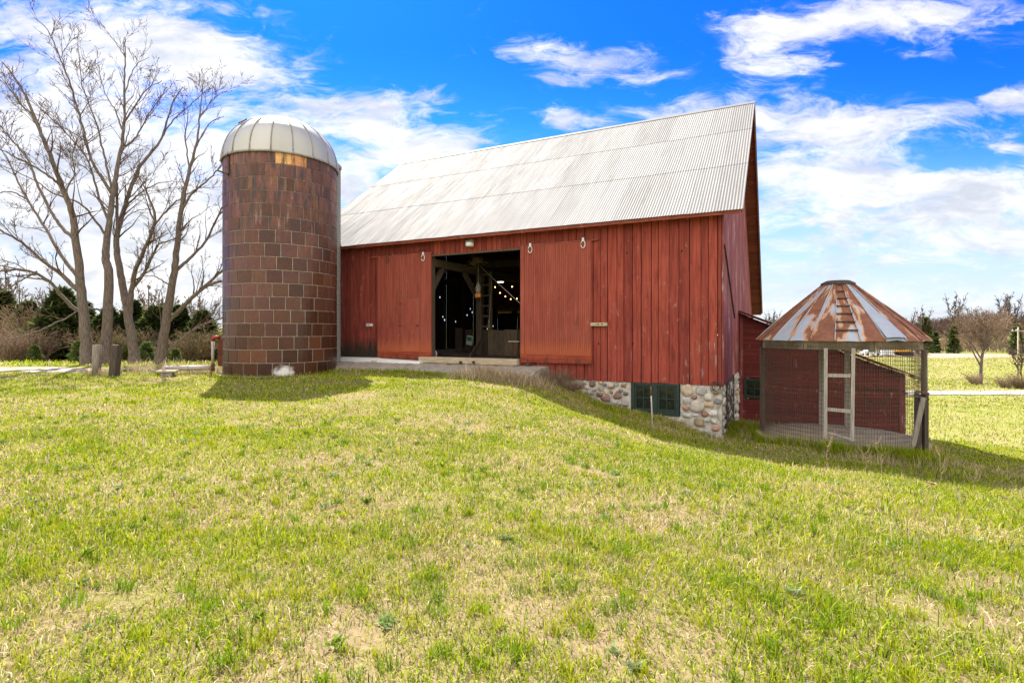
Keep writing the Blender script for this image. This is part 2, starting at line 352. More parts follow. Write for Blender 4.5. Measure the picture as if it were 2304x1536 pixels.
# ------------------------------------------------------------------ materials
def red_wood(name, c1, c2, peel=.0, peelcol=(.40, .29, .26), streak=.5, grain=(9, 9, .5), fade=None, dirt=None, zpeel=None, knots=False, rough=.75, calm=0.):
    m, n, P = material(name); o = n.coord(); isl = n.island(); x, y, z = n.sep(o)
    v = n.vmath('ADD', n.scl(o, grain), n.comb(n.math('MULTIPLY', isl, 40), 0, 0))
    g = n.noise(v, 2.2, 7, .65); g2 = n.noise(n.scl(v, (5, 5, 2)), 3, 4, .6); big = n.noise(o, .9, 5, .6)
    c = n.mix(isl, c1, c2)
    c = n.mix(n.smooth(g, .36, .66), c, n.mix(1, c, tuple(x + (1 - x) * calm for x in (.58, .55, .55)), 'MULTIPLY'))
    nail = n.noise(n.scl(o, (26, 26, 9)), 2.2, 3, .6); c = n.mix(n.math('MULTIPLY', n.smooth(nail, .66, .72), .55 * (1 - calm)), c, (.07, .022, .018))
    c = n.mix(n.math('MULTIPLY', n.smooth(big, .4, .75), streak), c, n.mix(1, c, (1.25, 1.5, 1.5), 'MULTIPLY'))
    c = n.mix(n.math('MULTIPLY', n.smooth(g2, .5, .8), .35), c, n.mix(1, c, (.5, .45, .45), 'MULTIPLY'))
    if fade:       # sun-bleached orange band of paint above z0..z1
        e = n.math('ADD', z, n.math('MULTIPLY', n.math('SUBTRACT', g, .5), .5))
        c = n.mix(n.smooth(e, fade[1], fade[0]), c, fade[2])
    pk = n.math('ADD', n.math('MULTIPLY', g, .6), n.math('MULTIPLY', big, .4))
    sc1 = n.noise(n.scl(o, (3.2, 3.2, 1.5), (3, 1, 5)), 1.6, 8, .7); c = n.mix(n.math('MULTIPLY', n.smooth(sc1, .60, .68), .55 * (1 - calm)), c, (.40, .20, .165))
    c = n.mix(n.math('MULTIPLY', n.smooth(n.noise(n.scl(o, (2.5, 2.5, .8), (9, 4, 2)), 1.5, 7, .65), .54, .70), .6 * (1 - calm)), c, n.mix(1, c, (.42, .36, .36), 'MULTIPLY'))
    if zpeel: pk = n.math('ADD', pk, n.math('MULTIPLY', n.math('MULTIPLY', n.smooth(z, zpeel[1], zpeel[0]), n.smooth(x, -zpeel[2], -.2)), .115))
    pm = n.smooth(n.math('ADD', pk, n.math('MULTIPLY', n.math('SUBTRACT', g2, .5), .25)), .73 - peel, .77 - peel)
    c = n.mix(n.math('MULTIPLY', pm, .8), c, peelcol)
    if dirt:
        dm = n.smooth(n.math('ADD', z, n.math('MULTIPLY', n.math('SUBTRACT', n.noise(n.scl(o, (5, 5, 1)), 2, 5), .5), 1.1)), dirt[1], dirt[0])
        c = n.mix(n.math('MULTIPLY', dm, dirt[2]), c, (.028, .026, .018))
    if knots:
        k = n.voro(n.scl(o, (1.6, 1, 1.0)), 1.0, 'F1', 'Distance', 1)
        c = n.mix(n.smooth(k, .045, .03), c, (.015, .008, .006))
    P(Base_Color=c, Roughness=rough, Specular_IOR_Level=.25, Normal=n.bump(n.math('ADD', g, n.math('MULTIPLY', g2, .5)), .5, .012))
    return m
RB = -2.9          # height of the barn's base below the eye; object z = world z - RB
def oz(z): return z - RB
m_front = red_wood('barn_board_red', (.240, .042, .028), (.350, .066, .041), .06, streak=.5, zpeel=(oz(-1.2), oz(1.8), 1.6), knots=True)
m_frontw = red_wood('barn_board_mossy', (.21, .039, .027), (.29, .056, .038), .01, streak=.35, dirt=(oz(-.75), oz(-.2), .95), knots=True)
m_gable = red_wood('barn_board_peeling', (.21, .048, .044), (.31, .076, .068), .165, (.52, .40, .39), .6, (10, 10, .35))
m_door = red_wood('door_paint', (.285, .064, .041), (.315, .073, .047), -.02, (.6, .45, .4), .45, (6, 6, .4), fade=(oz(-.62), oz(-.18), (.35, .088, .038)), dirt=(oz(-1.25), oz(-.72), .55), calm=.38)
m_rail = red_wood('door_rail_paint', (.26, .045, .022), (.33, .06, .024), .0, dirt=(oz(-1.1), oz(-.85), .6), grain=(.6, 6, 6))
m_trim = red_wood('trim_paint', (.27, .07, .045), (.33, .085, .05), .02, (.42, .30, .22), .5, (1, 8, 8))
m_shed = red_wood('clapboard_red', (.125, .019, .015), (.18, .030, .023), .075, (.46, .36, .33), .4, (.55, 6, 14))
m_deck = red_wood('roof_deck_wood', (.13, .038, .026), (.19, .055, .034), .03, (.2, .12, .08), .4, (.6, 8, 8))
m_metal, n, P = material('corrugated_steel')
v = n.coord(); isl = n.island(); a1 = n.noise(n.scl(v, (6, .5, .5)), 1.5, 6, .6); a2 = n.noise(v, 9, 5, .65)
c = n.mix(isl, (.185, .183, .178), (.245, .242, .235)); c = n.mix(n.math('MULTIPLY', n.smooth(a1, .5, .8), .4), c, (.16, .15, .14))
c = n.mix(n.smooth(a2, .68, .78), c, (.17, .14, .12))
P(Base_Color=c, Metallic=.0, Roughness=n.smooth(a1, .2, .8, .62, .8), Specular_IOR_Level=.12)
m_dome, n, P = material('galvanized_dome')
v = n.coord(); isl = n.island(); a1 = n.noise(n.scl(v, (2, 2, .6)), 2, 6, .6)
c = n.mix(isl, (.38, .375, .35), (.49, .485, .455)); c = n.mix(n.math('MULTIPLY', n.smooth(a1, .45, .8), .45), c, (.36, .35, .31))
P(Base_Color=c, Metallic=.35, Roughness=.5)
m_seam = simple('seam_metal', (.30, .29, .265), .6, .3)
m_grey = simple('weathered_wood', (.36, .33, .28), .85, var=.35, scale=3, stretch=(14, 14, 1), bump=.6)
m_greyx = simple('weathered_beam', (.44, .36, .24), .85, var=.3, scale=3, stretch=(1, 12, 12), bump=.6)
m_dark = simple('dark_wood', (.075, .058, .045), .9, var=.5, scale=3, stretch=(14, 14, 1), bump=.6)
m_timber = simple('barn_timber', (.105, .078, .054), .85, var=.3, scale=3, stretch=(8, 8, 1.2), bump=.5)
m_plank = simple('tan_planks', (.12, .09, .06), .85, var=.4, scale=3, stretch=(10, 10, .8), bump=.5, tint=True)
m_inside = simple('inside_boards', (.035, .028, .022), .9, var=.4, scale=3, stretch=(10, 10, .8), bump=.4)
m_concrete = simple('concrete', (.44, .365, .235), .9, var=.25, scale=3, bump=.5)
m_concrete2 = simple('concrete_ramp', (.31, .275, .23), .95, var=.3, scale=5, bump=.9)
m_white = simple('white_paint', (.72, .72, .70), .5, var=.08)
m_whitem = simple('white_metal', (.70, .70, .70), .4, var=.1)
m_green = simple('green_frame_paint', (.022, .042, .032), .6, var=.3, scale=12)
m_iron = simple('black_iron', (.03, .027, .025), .6, .3)
m_rustm = simple('rusty_iron', (.16, .075, .04), .85, .1, var=.5, scale=12)
m_wire = simple('rusty_wire', (.10, .072, .055), .8, .1, var=.4, scale=20)
m_rope = simple('rope', (.55, .48, .36), .9, var=.2, scale=30)
m_glass, n, P = material('dark_window_glass')
P(Base_Color=(.012, .016, .014), Roughness=n.smooth(n.noise(n.coord(), 7, 4), .4, .7, .06, .3), Specular_IOR_Level=.6)
def glow(name, col, st):
    m, n, P = material(name); P(Base_Color=(.8, .8, .8), Emission_Color=col, Emission_Strength=st); return m
m_bulb = glow('warm_bulb', (1, .50, .16), 3.2); m_lamp = glow('lamp_disc', (1, .93, .8), 3)

# ------------------------------------------------------------------ BARN
barn = empty('barn', (XC, YC, RB), -TH, 'large weathered red plank barn with bright corrugated metal roof and open sliding doors', 'barn')
def B(): return MB(BF)
def roof_z(y): return ZR - PITCH * abs(y - RY)
OX0, _ = wall(970, 690); OX1, _ = wall(1171, 690)
OZT = wall(1100, 566)[1]
LEFT = -L
# front boards
mb = B(); mbm = B(); x = 0.; WT = .03
def boards(mbs, x0, x1, zt, zb, y0, axis='x', gap=.014, wmin=.17, wmax=.30, th=WT, skew=.004):
    x = x0
    while x < x1 - .02:
        w_ = min(random.uniform(wmin, wmax), x1 - x)
        if x1 - x - w_ < .1: w_ = x1 - x
        g = gap * random.uniform(.5, 1.6); dy_ = random.uniform(-skew, skew)
        a, b = x + g / 2, x + w_ - g / 2
        yield a, b, dy_
        x += w_
CUTX = wall(1235, 850)[0]
for a, b, dy_ in boards(mb, LEFT, OX0 - .02, 0, 0, 0): mbm.bbox((a, -.03 + dy_, FLOOR - .02), (b, dy_, ZE + .28), .004)
for a, b, dy_ in boards(mb, OX0 - .02, OX1 + .02, 0, 0, 0, wmin=.14, wmax=.22): mb.bbox((a, -.03 + dy_, OZT), (b, dy_, ZE + .28), .004)
for a, b, dy_ in boards(mb, OX1 + .02, 0, 0, 0, 0):
    mb.bbox((a, -.03 + dy_, ZB + random.uniform(-.015, .01)), (b, dy_, ZE + .28), .004)
fw = mb.build('front_wall', m_front, barn); mbm.build('front_wall', m_frontw, barn)
# jambs and lintel of the opening
mb = B(); mb.bbox((OX0 - .16, .005, FLOOR), (OX0 + .015, .2, OZT + .0)); mb.build('door_jamb', m_timber, barn); mb = B(); mb.bbox((OX1 - .015, .005, FLOOR), (OX1 + .16, .2, OZT + .0))
mb.build('door_jamb', m_timber, barn)
mb = B(); mb.bbox((OX0 - .3, .01, OZT + .005), (OX1 + .3, .22, OZT + .26)); mb.bbox((OX0 - .02, -.06, OZT - .03), (OX1 + .02, .004, OZT + .03)); mb.build('lintel', m_timber, barn)
# gable wall facing right: boards run up to the rake
def gable(xx, sgn, name, m, gap=.006, leaky=False):
    mb = B(); y = .0
    while y < W_ - .02:
        if leaky: gap = .004 if random.random() < .88 else random.uniform(.010, .022)
        w_ = min(random.uniform(.13, .24), W_ - y); a, b = y + gap / 2, y + w_ - gap / 2; t = .026; q = random.uniform(0, .006)
        za, zb_ = roof_z(a) - .03, roof_z(b) - .03; t = .008 if leaky else t; x0, x1 = sorted((xx + sgn * q, xx + sgn * (t + q)))
        if leaky and random.random() < .3:
            h_ = random.uniform(-.2, 3); mb.box((x0, a, ZB), (x1, b, h_)); mb.box((x0, a + random.uniform(.05, .09), h_), (x1, b, h_ + .09)); za, zb_ = max(za, h_ + .1), max(zb_, h_ + .1); V = [(x0, a, h_ + .09), (x1, a, h_ + .09), (x1, b, h_ + .09), (x0, b, h_ + .09), (x0, a, za), (x1, a, za), (x1, b, zb_), (x0, b, zb_)]
            mb.add(V, [(0, 3, 2, 1), (4, 5, 6, 7), (0, 1, 5, 4), (1, 2, 6, 5), (2, 3, 7, 6), (3, 0, 4, 7)]); y += w_; continue
        V = [(x0, a, ZB), (x1, a, ZB), (x1, b, ZB), (x0, b, ZB), (x0, a, za), (x1, a, za), (x1, b, zb_), (x0, b, zb_)]
        mb.add(V, [(0, 3, 2, 1), (4, 5, 6, 7), (0, 1, 5, 4), (1, 2, 6, 5), (2, 3, 7, 6), (3, 0, 4, 7)]); y += w_
    return mb.build(name, m, barn)
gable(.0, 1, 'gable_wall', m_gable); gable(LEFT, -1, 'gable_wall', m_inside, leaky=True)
mb = B(); mb.bar((.045, .25, 2.35), (.045, 3.9, .45), .05, .05); mb.build('batten', m_dark, barn)
mb = B(); mb.bbox((.004, -.045, ZB), (.05, .05, ZE + .2)); mb.build('corner_board', m_gable, barn)
# back wall with real cracks and knot holes that let the daylight in
mb = B(); x = LEFT
while x < 0:
    w_ = random.uniform(.16, .28); g = .004 if random.random() < .55 else random.uniform(.008, .022)
    z0 = -3.4; zt = ZEB + .2; hol = []
    if random.random() < .35: hol = sorted(random.uniform(-.4, 3) for _ in range(random.choice((1, 1, 2))))
    for h in hol:
        if h - .04 > z0: mb.box((x + g, W_ - .03, z0), (x + w_, W_, h))
        k_ = random.uniform(.03, .06); mb.box((x + g + k_, W_ - .03, h), (x + w_, W_, h + random.uniform(.045, .09))); z0 = h + .09
    mb.box((x + g, W_ - .03, z0), (x + w_, W_, zt)); x += w_
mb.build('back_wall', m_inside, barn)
# floor and interior frame
mb = B(); x = LEFT + .05
while x < -.1:
    w_ = min(random.uniform(.2, .3), -.06 - x); mb.bbox((x, .01, FLOOR - .06), (x + w_ - .006, W_ - .05, FLOOR - random.uniform(0, .01)), .004); x += w_
mb.build('floor', m_timber, barn)
def inn(x, y, b): return wall(x, y, b)
bx0, bz0 = inn(1000, 597, 1.0)                     # long tie beam running into the barn beside the opening
tb = None
for k_ in np.arange(1, 10, .02):
    pos = bw(bx0, k_, bz0)
    if HX + F * pos[0] / pos[1] > 1080: break
PB = k_                                            # depth of the inner post
mb = B(); mb.bbox((bx0 - .14, .25, bz0 - .13), (bx0 + .14, W_ - .1, bz0 + .15), .02); mb.build('tie_beam', m_timber, barn)
mb = B(); mb.bbox((bx0 - .13, PB - .13, FLOOR), (bx0 + .13, PB + .13, bz0 - .135), .02); mb.build('timber_post', m_timber, barn)
mb = B(); mb.bbox((bx0 - .13, .02, FLOOR), (bx0 + .13, .24, ZE - .1), .02); mb.build('timber_post', m_timber, barn)
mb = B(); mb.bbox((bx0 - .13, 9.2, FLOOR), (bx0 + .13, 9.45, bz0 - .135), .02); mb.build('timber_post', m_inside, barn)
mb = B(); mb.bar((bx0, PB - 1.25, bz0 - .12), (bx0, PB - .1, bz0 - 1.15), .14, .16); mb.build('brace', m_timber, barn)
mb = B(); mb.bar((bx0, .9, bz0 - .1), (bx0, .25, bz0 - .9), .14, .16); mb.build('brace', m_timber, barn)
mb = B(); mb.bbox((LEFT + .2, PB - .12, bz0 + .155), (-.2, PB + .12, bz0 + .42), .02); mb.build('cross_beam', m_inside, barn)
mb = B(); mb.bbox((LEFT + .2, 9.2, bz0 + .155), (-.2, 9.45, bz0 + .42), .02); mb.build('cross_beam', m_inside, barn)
# ladder fixed beside the post, plank partition
lx0, lx1 = inn(1089, 700, PB)[0], inn(1105, 700, PB)[0]; lz = inn(1100, 742, PB)[1]
ld = B(); ld.bbox((lx1 - .09, PB - .05, lz), (lx1 + .06, PB + .05, bz0), .01)
for zz in np.arange(lz + .1, bz0, .42): ld.bbox((bx0 + .11, PB - .06, zz), (lx1 - .08, PB - .01, zz + .07), .01)
ld.build('ladder', m_timber, barn)
mb = B(); x = bx0 + .14; pr = inn(1178, 742, PB)[0]
while x < pr:
    w_ = random.uniform(.18, .32); tn = random.choice(((1, 1, 1), (1.25, 1.2, 1.1), (.7, .68, .66), (.5, .48, .47)))
    mb.bbox((x, PB - .03, FLOOR), (x + w_ - .008, PB, lz + random.uniform(-.02, .03)), .004, tn); x += w_
mb.build('partition', m_plank, barn)
# threshold and sill
sx0, sx1 = wall(945, 808, -.2)[0], wall(1166, 808, -.2)[0]
zt_ = wall(1060, 805, -.2)[1]
mb = B(); mb.bbox((sx0, -.30, zt_ - .20), (sx1, .0, zt_), .015); mb.build('threshold_beam', m_greyx, barn)
for qx in (1037, 1066):
    ax, az = wall(qx, 814, -.31); mb = B(); mb.bbox((ax - .04, -.36, az - .045), (ax + .04, -.302, az + .03), .006); mb.build('bracket', m_iron, barn)
mb = B(); a_, z_ = wall(764, 800, -.12); b_, _ = wall(848, 800, -.12); mb.bbox((a_, -.16, -1.16), (b_, -.035, -.96), .01); mb.build('sill_plank', m_grey, barn)
# roof: deck planks, corrugated sheets in three courses, eave board, rakes
sl = math.hypot(RY + OE, ZR - ZE); slb = sl * (W_ + OE - RY) / (RY + OE); ux = np.array((0, (RY + OE) / sl, (ZR - ZE) / sl)); nrm = np.array((0, -ux[2], ux[1]))
def slopemap(side):
    if side == 0: return np.array((0, -OE, ZE)), ux, nrm
    return np.array((0, W_ + OE, ZEB)), ux * (1, -1, 1), nrm * (1, -1, 1)
for side in (0, 1):
    o_, u_, n_ = slopemap(side); mb = B(); s_ = 0.; sl_ = slb if side else sl
    while s_ < sl_ - .02:
        w_ = min(random.uniform(.2, .3), sl_ - s_); cuts = [-L - OG + .03] + sorted(random.uniform(-L, 0) for _ in range(3)) + [OG - .03]
        for c0, c1 in zip(cuts[:-1], cuts[1:]):
            V = [o_ + np.array((xx, 0, 0)) + u_ * ss + n_ * hh for hh in (-.045, -.02) for xx, ss in ((c0 + .002, s_ + .004), (c1 - .002, s_ + .004), (c1 - .002, s_ + w_ - .004), (c0 + .002, s_ + w_ - .004))]
            fl = [(0, 3, 2, 1), (4, 5, 6, 7), (0, 1, 5, 4), (1, 2, 6, 5), (2, 3, 7, 6), (3, 0, 4, 7)]
            if side: fl = [f[::-1] for f in fl]
            mb.add(V, fl)
        s_ += w_
    mb.build('roof_deck', m_deck, barn)
    mb = B(); nsh = 24; per = .0775; tot = L + 2 * OG; shw = tot / nsh
    courses = ((-.05, 3.1), (3.0, 6.15), (6.05, sl + .0)) if not side else ((-.05, 4.3), (4.2, 8.5), (8.4, slb))
    for ci, (s0, s1) in enumerate(courses):
        for k_ in range(nsh):
            x0 = -L - OG + k_ * shw - .02; x1 = x0 + shw + .04; m_ = int(round((x1 - x0) / per * 6)) + 1
            xs = np.linspace(x0, x1, m_); ph = random.uniform(-.06, .06)
            h = .0075 * np.cos(2 * np.pi * xs / per) + .012 + ci * .0014 + .0010 * (k_ % 2)
            sa, sb = s0 + random.uniform(-.015, .015) + .0, s1
            r = [np.stack([xs, np.zeros(m_), np.zeros(m_)], 1) + o_ + np.outer(np.full(m_, ss), u_) + np.outer(h + dh + (ss == sb) * -.004, n_) for ss, dh in ((sa, .0015), ((sa + sb) / 2, random.uniform(-.003, .003)), (sb, 0))]
            V = np.concatenate(r); Fq = []
            for rr in range(2):
                for i in range(m_ - 1): Fq.append((rr * m_ + i, rr * m_ + i + 1, (rr + 1) * m_ + i + 1, (rr + 1) * m_ + i))
            if side: Fq = [f[::-1] for f in Fq]
            mb.add(V, Fq, smooth=True)
    mb.build('roof', m_metal, barn)
    # eave board under the sheets
    mb = B(); yy0 = -OE if side == 0 else W_ + OE; sgn = 1 if side == 0 else -1
    mb.bbox((-L - OG + .05, min(yy0 + sgn * .01, yy0 + sgn * .05), (ZEB if side else ZE) - .115), (OG - .06, max(yy0 + sgn * .01, yy0 + sgn * .05), (ZEB if side else ZE) - .02), .006); mb.build('eave_board', m_trim, barn)
    for xx in (OG - .03, -L - OG + .03):
        mb = B(); mb.bar(o_ + np.array((xx, 0, 0)) + n_ * -.065, o_ + np.array((xx, 0, 0)) + u_ * (sl_ - .05) + n_ * -.065, .03, .10, n_); mb.build('rake_board', m_deck, barn)
mb = B(); V = []
for xx in (-L - OG - .02, OG + .02): V += [(xx, RY - .16, ZR - .085), (xx, RY, ZR + .045), (xx, RY + .16, ZR - .085)]
mb.add(V, [(0, 3, 4, 1), (1, 4, 5, 2)]); mb.build('ridge_cap', m_metal, barn)
# soffit
for xx in np.arange(-L, .3, .61): mb = B(); mb.bar((xx, -OE + .06, ZE - .10), (xx, -.035, ZE + .22), .05, .09); mb.build('rafter_tail', m_trim, barn)

# ---- sliding doors
def sliding_door(xa, xb, zt, zb, step, wicket=None, label=None):
    y1 = -.075; y0 = -.12
    mb = B(); x = xa + .14; 
    while x < xb - .001:
        w_ = min(step, xb - x); mb.bbox((x + .0045, y0, zb + .25), (x + w_ - .0045, y1, zt), .0045, (1, 1, 1)); x += w_
    mb.bbox((xa, y0 + .012, zb + .02), (xb, y1 + .03, zt - .01), .004)
    d_ = mb.build('sliding_door', m_door, barn)
    if label: d_['label'] = label
    mb = B(); mb.bbox((xa, y0 - .022, zb + .262), (xa + .135, y0 + .01, zt), .005); mb.build('stile', m_door, d_)
    mb = B(); mb.bbox((xa - .003, y0 - .03, zb), (xb + .003, y1, zb + .13), .006); mb.bbox((xa, y0 - .016, zb + .134), (xb, y0 + .01, zb + .258), .006); mb.build('bottom_rail', m_rail, d_)
    return d_
rx0, rx1 = wall(1172, 690, -.1)[0], wall(1331, 690, -.1)[0]
rzt, rzb = wall(1250, 548, -.1)[1], wall(1250, 817, -.1)[1]
d1 = sliding_door(rx0, rx1, rzt, rzb, .062, label='faded red beadboard sliding door to the right of the opening')
ex0, ex1 = wall(851, 690, -.1)[0], wall(970, 690, -.1)[0]
d2 = sliding_door(ex0, ex1, rzt, rzb, .085, label='faded red sliding door with a small wicket door cut in it')
wx0, wz1 = wall(903, 671, -.125); wx1, wz0 = wall(944, 795, -.125)
mb = B(); mb.bbox((wx0, -.132, rzb + .265), (wx1, -.11, wz1), .006); wk = mb.build('wicket_door', m_door, d2)
mb = B()
for a, b in (((wx0 - .012, -.124, rzb + .265), (wx0, -.121, wz1)), ((wx1, -.124, rzb + .265), (wx1 + .012, -.121, wz1)), ((wx0 - .012, -.124, wz1), (wx1 + .012, -.121, wz1 + .012))): mb.box(a, b)
mb.build('door_gap', m_dark, d2)
hx_, hz_ = wall(939, 732, -.13); mb = B(); mb.tube([(hx_ - .05, -.15, hz_), (hx_ + .06, -.15, hz_ - .01)], .014, 6); mb.box((hx_ - .02, -.15, hz_ - .02), (hx_ + .01, -.125, hz_ + .02)); mb.build('handle', m_iron, d2)
for hy in (683, 733):
    q, z_ = wall(900, hy, -.13); mb = B(); mb.bbox((q - .10, -.137, z_ - .018), (q + .16, -.130, z_ + .018), .003); mb.build('hinge', m_rail, d2)
def hanger(px_, py_, d_, m):
    a, z_ = wall(px_, py_, -.14); mb = B()
    mb.bbox((a - .035, -.165, z_ + .02), (a + .035, -.125, z_ + .14), .008); mb.tube([(a + .065 * math.cos(t), -.15, z_ - .06 + .11 * math.sin(t)) for t in np.linspace(0, 2 * math.pi, 17)], .014, 6)
    h_ = mb.build('hanger', m, d_)
    mb = B(); mb.bbox((a - .02, -.16, z_ + .142), (a + .02, -.13, z_ + .18), .004); mb.build('bolt', m_iron, h_)
hanger(1193, 557, d1, m_whitem); hanger(1312, 545, d1, m_whitem); hanger(952, 576, d2, m_whitem); hanger(872, 580, d2, m_rustm)
tz = rzt + .03
for a, b in ((wall(836, 580, -.1)[0], ex1 + .05), (rx0 - .05, wall(1346, 540, -.1)[0])):
    mb = B(); mb.bbox((a, -.125, tz - .035), (b, -.05, tz + .015), .006); mb.build('door_track', m_trim, barn)
a, z_ = wall(1348, 729, -.1); mb = B(); mb.bbox((a - .26, -.14, z_ - .06), (a + .24, -.03, z_ + .045), .008); g_ = mb.build('latch_block', m_greyx, barn)
mb = B()
for q in (-.02, .10): mb = B(); mb.tube([(a + q, -.139, z_), (a + q, -.143, z_)], .022, 8); mb.build('bolt_hole', m_iron, g_)
a, z_ = wall(831, 731, -.06); mb = B(); mb.bbox((a - .14, -.09, z_ - .05), (a + .15, -.03, z_ + .05), .006); g_ = mb.build('latch_block', m_whitem, barn)
mb = B()
for q in (-.09, 0): mb = B(); mb.tube([(a + q, -.089, z_), (a + q, -.094, z_)], .024, 8); mb.build('bolt_hole', m_iron, g_)
# flood light
a, z_ = wall(1057, 547, -.2); mb = B()
mb.lathe([(.0, .02), (.12, .02), (.14, .0), (.135, -.09), (.11, -.115), (0, -.115)], (a, -.2, z_), 20); fl_ = mb.build('flood_light', m_white, barn)
mb = B()
for q in np.linspace(-.1, .1, 6): mb.box((a + q - .006, -.29, z_ + .022), (a + q + .006, -.11, z_ + .09 + random.uniform(-.01, .02)))
mb.box((a - .03, -.12, z_ - .02), (a + .03, -.03, z_ + .03)); mb.build('cooling_fins', m_grey, fl_)

# ---- fieldstone foundation
m_stone, n, P = material('fieldstone'); v = n.coord(); f = n.noise(v, 9, 6, .65); f2 = n.noise(v, 38, 4, .6)
c = n.mix(1, n.attr('tint'), n.mix(n.smooth(f, .3, .7), (.7, .7, .7), (1.15, 1.12, 1.1)), 'MULTIPLY'); c = n.mix(n.smooth(f2, .6, .75), c, (.42, .38, .33))
P(Base_Color=c, Roughness=.85, Specular_IOR_Level=.2, Normal=n.bump(n.math('ADD', f, f2), .6, .015))
m_mortar = simple('lime_mortar', (.50, .465, .40), .95, var=.45, scale=5, bump=1.0)
wnx0, wz_t = wall(1421, 868, -.0); wnx1, wz_b = wall(1529, 936, -.0); wz_t = ZB - .004
def ico():
    t = (1 + 5 ** .5) / 2; V = [np.array(p, float) / math.hypot(1, t) for p in ((-1, t, 0), (1, t, 0), (-1, -t, 0), (1, -t, 0), (0, -1, t), (0, 1, t), (0, -1, -t), (0, 1, -t), (t, 0, -1), (t, 0, 1), (-t, 0, -1), (-t, 0, 1))]
    Fc = [(0, 11, 5), (0, 5, 1), (0, 1, 7), (0, 7, 10), (0, 10, 11), (1, 5, 9), (5, 11, 4), (11, 10, 2), (10, 7, 6), (7, 1, 8), (3, 9, 4), (3, 4, 2), (3, 2, 6), (3, 6, 8), (3, 8, 9), (4, 9, 5), (2, 4, 11), (6, 2, 10), (8, 6, 7), (9, 8, 1)]
    for _ in range(2):
        c = {}; G = []
        def mid(a, b):
            k = (min(a, b), max(a, b))
            if k not in c: m_ = V[a] + V[b]; c[k] = len(V); V.append(m_ / np.linalg.norm(m_))
            return c[k]
        for a, b, d_ in Fc: x_, y_, z_ = mid(a, b), mid(b, d_), mid(d_, a); G += [(a, x_, z_), (b, y_, x_), (d_, z_, y_), (x_, y_, z_)]
        Fc = G
    return np.array(V), Fc
IV, IFc = ico()
def lump(mb, c, r3, tint=(1, 1, 1), jit=.14, pw=.75, smooth=True):
    k = rng.normal(0, 1, (5, 3)); ph = rng.random(5) * 6
    dsp = 1 + jit * sum(np.sin(IV @ k[i] * 2.2 + ph[i]) for i in range(5)) / 2.2
    V = np.sign(IV) * np.abs(IV) ** pw; V = V * dsp[:, None] * np.array(r3) + np.array(c); mb.add(V, IFc, tint, smooth)
PAL = [(.40, .26, .16), (.34, .20, .14), (.45, .33, .20), (.28, .17, .13), (.42, .40, .38), (.50, .46, .42), (.30, .29, .29), (.38, .22, .15), (.52, .44, .34), (.24, .15, .12), (.16, .155, .16)]
PALW = [(.58, .56, .51), (.60, .56, .48), (.54, .52, .49), (.46, .35, .22), (.52, .43, .30), (.44, .43, .41), (.62, .60, .55)]
def stones(mb, s0, s1, z0, z1, place, hole=None, white=None, n_=900):
    P_ = []
    for _ in range(n_):
        s = random.uniform(s0, s1); z = random.uniform(z0, z1); r = random.choice((.15, .12, .10, .08, .065, .05)) * random.uniform(.85, 1.2)
        if white and s > white: r *= 1.35
        asp = random.uniform(1.0, 1.5)
        if hole and hole[0] - r * asp < s < hole[1] + r * asp and z > hole[2] - r * .9: continue
        if s - r * asp < s0 or s + r * asp > s1 + .02 or z + r > z1 - .005: continue
        if any(((s - a) / (r * asp + ra * rs)) ** 2 + ((z - b) / (r + ra)) ** 2 < .92 for a, b, ra, rs in P_): continue
        P_.append((s, z, r, asp))
    for s, z, r, asp in P_:
        tint = random.choice(PALW if white and s > white + random.uniform(-.3, .2) and random.random() < .8 else PAL)
        q_ = random.uniform(.7, 1.12); lump(mb, *place(s, z, r, asp), tint=tuple(t * q_ * random.uniform(.97, 1.03) for t in tint), jit=.17, pw=.8)
mb = B(); X0 = wall(1215, 870)[0]
mb.box((X0, .005, -3.4), (wnx0 - .02, .5, ZB - .002)); mb.box((wnx1 + .02, .005, -3.4), (.0, .5, ZB - .002)); mb.box((wnx0 - .02, .005, -3.4), (wnx1 + .02, .5, wz_b - .02))
mb.box((LEFT, .07, -3.4), (X0, .5, FLOOR - .07)); mb.box((-.45, .5, -3.9), (-.003, W_, ZB - .002)); mb.box((LEFT, W_ - .5, -4.2), (-.45, W_ - .04, FLOOR - .07)); mb.box((LEFT, .5, -3.5), (LEFT + .4, W_ - .5, FLOOR - .07))
fnd = mb.build('foundation', m_mortar, barn)
mb = B(); stones(mb, X0 + .3, .0, -3.2, ZB, lambda s, z, r, a: ((s, .035, z), (r * a, .095, r)), (wnx0 - .05, wnx1 + .05, wz_b - .06), -1.3, 5000)
stones(mb, .02, 6.2, -3.6, ZB, lambda s, z, r, a: ((-.035, s, z), (.09, r * a, r)), None, -1, 4000); mb.build('fieldstones', m_stone, fnd)
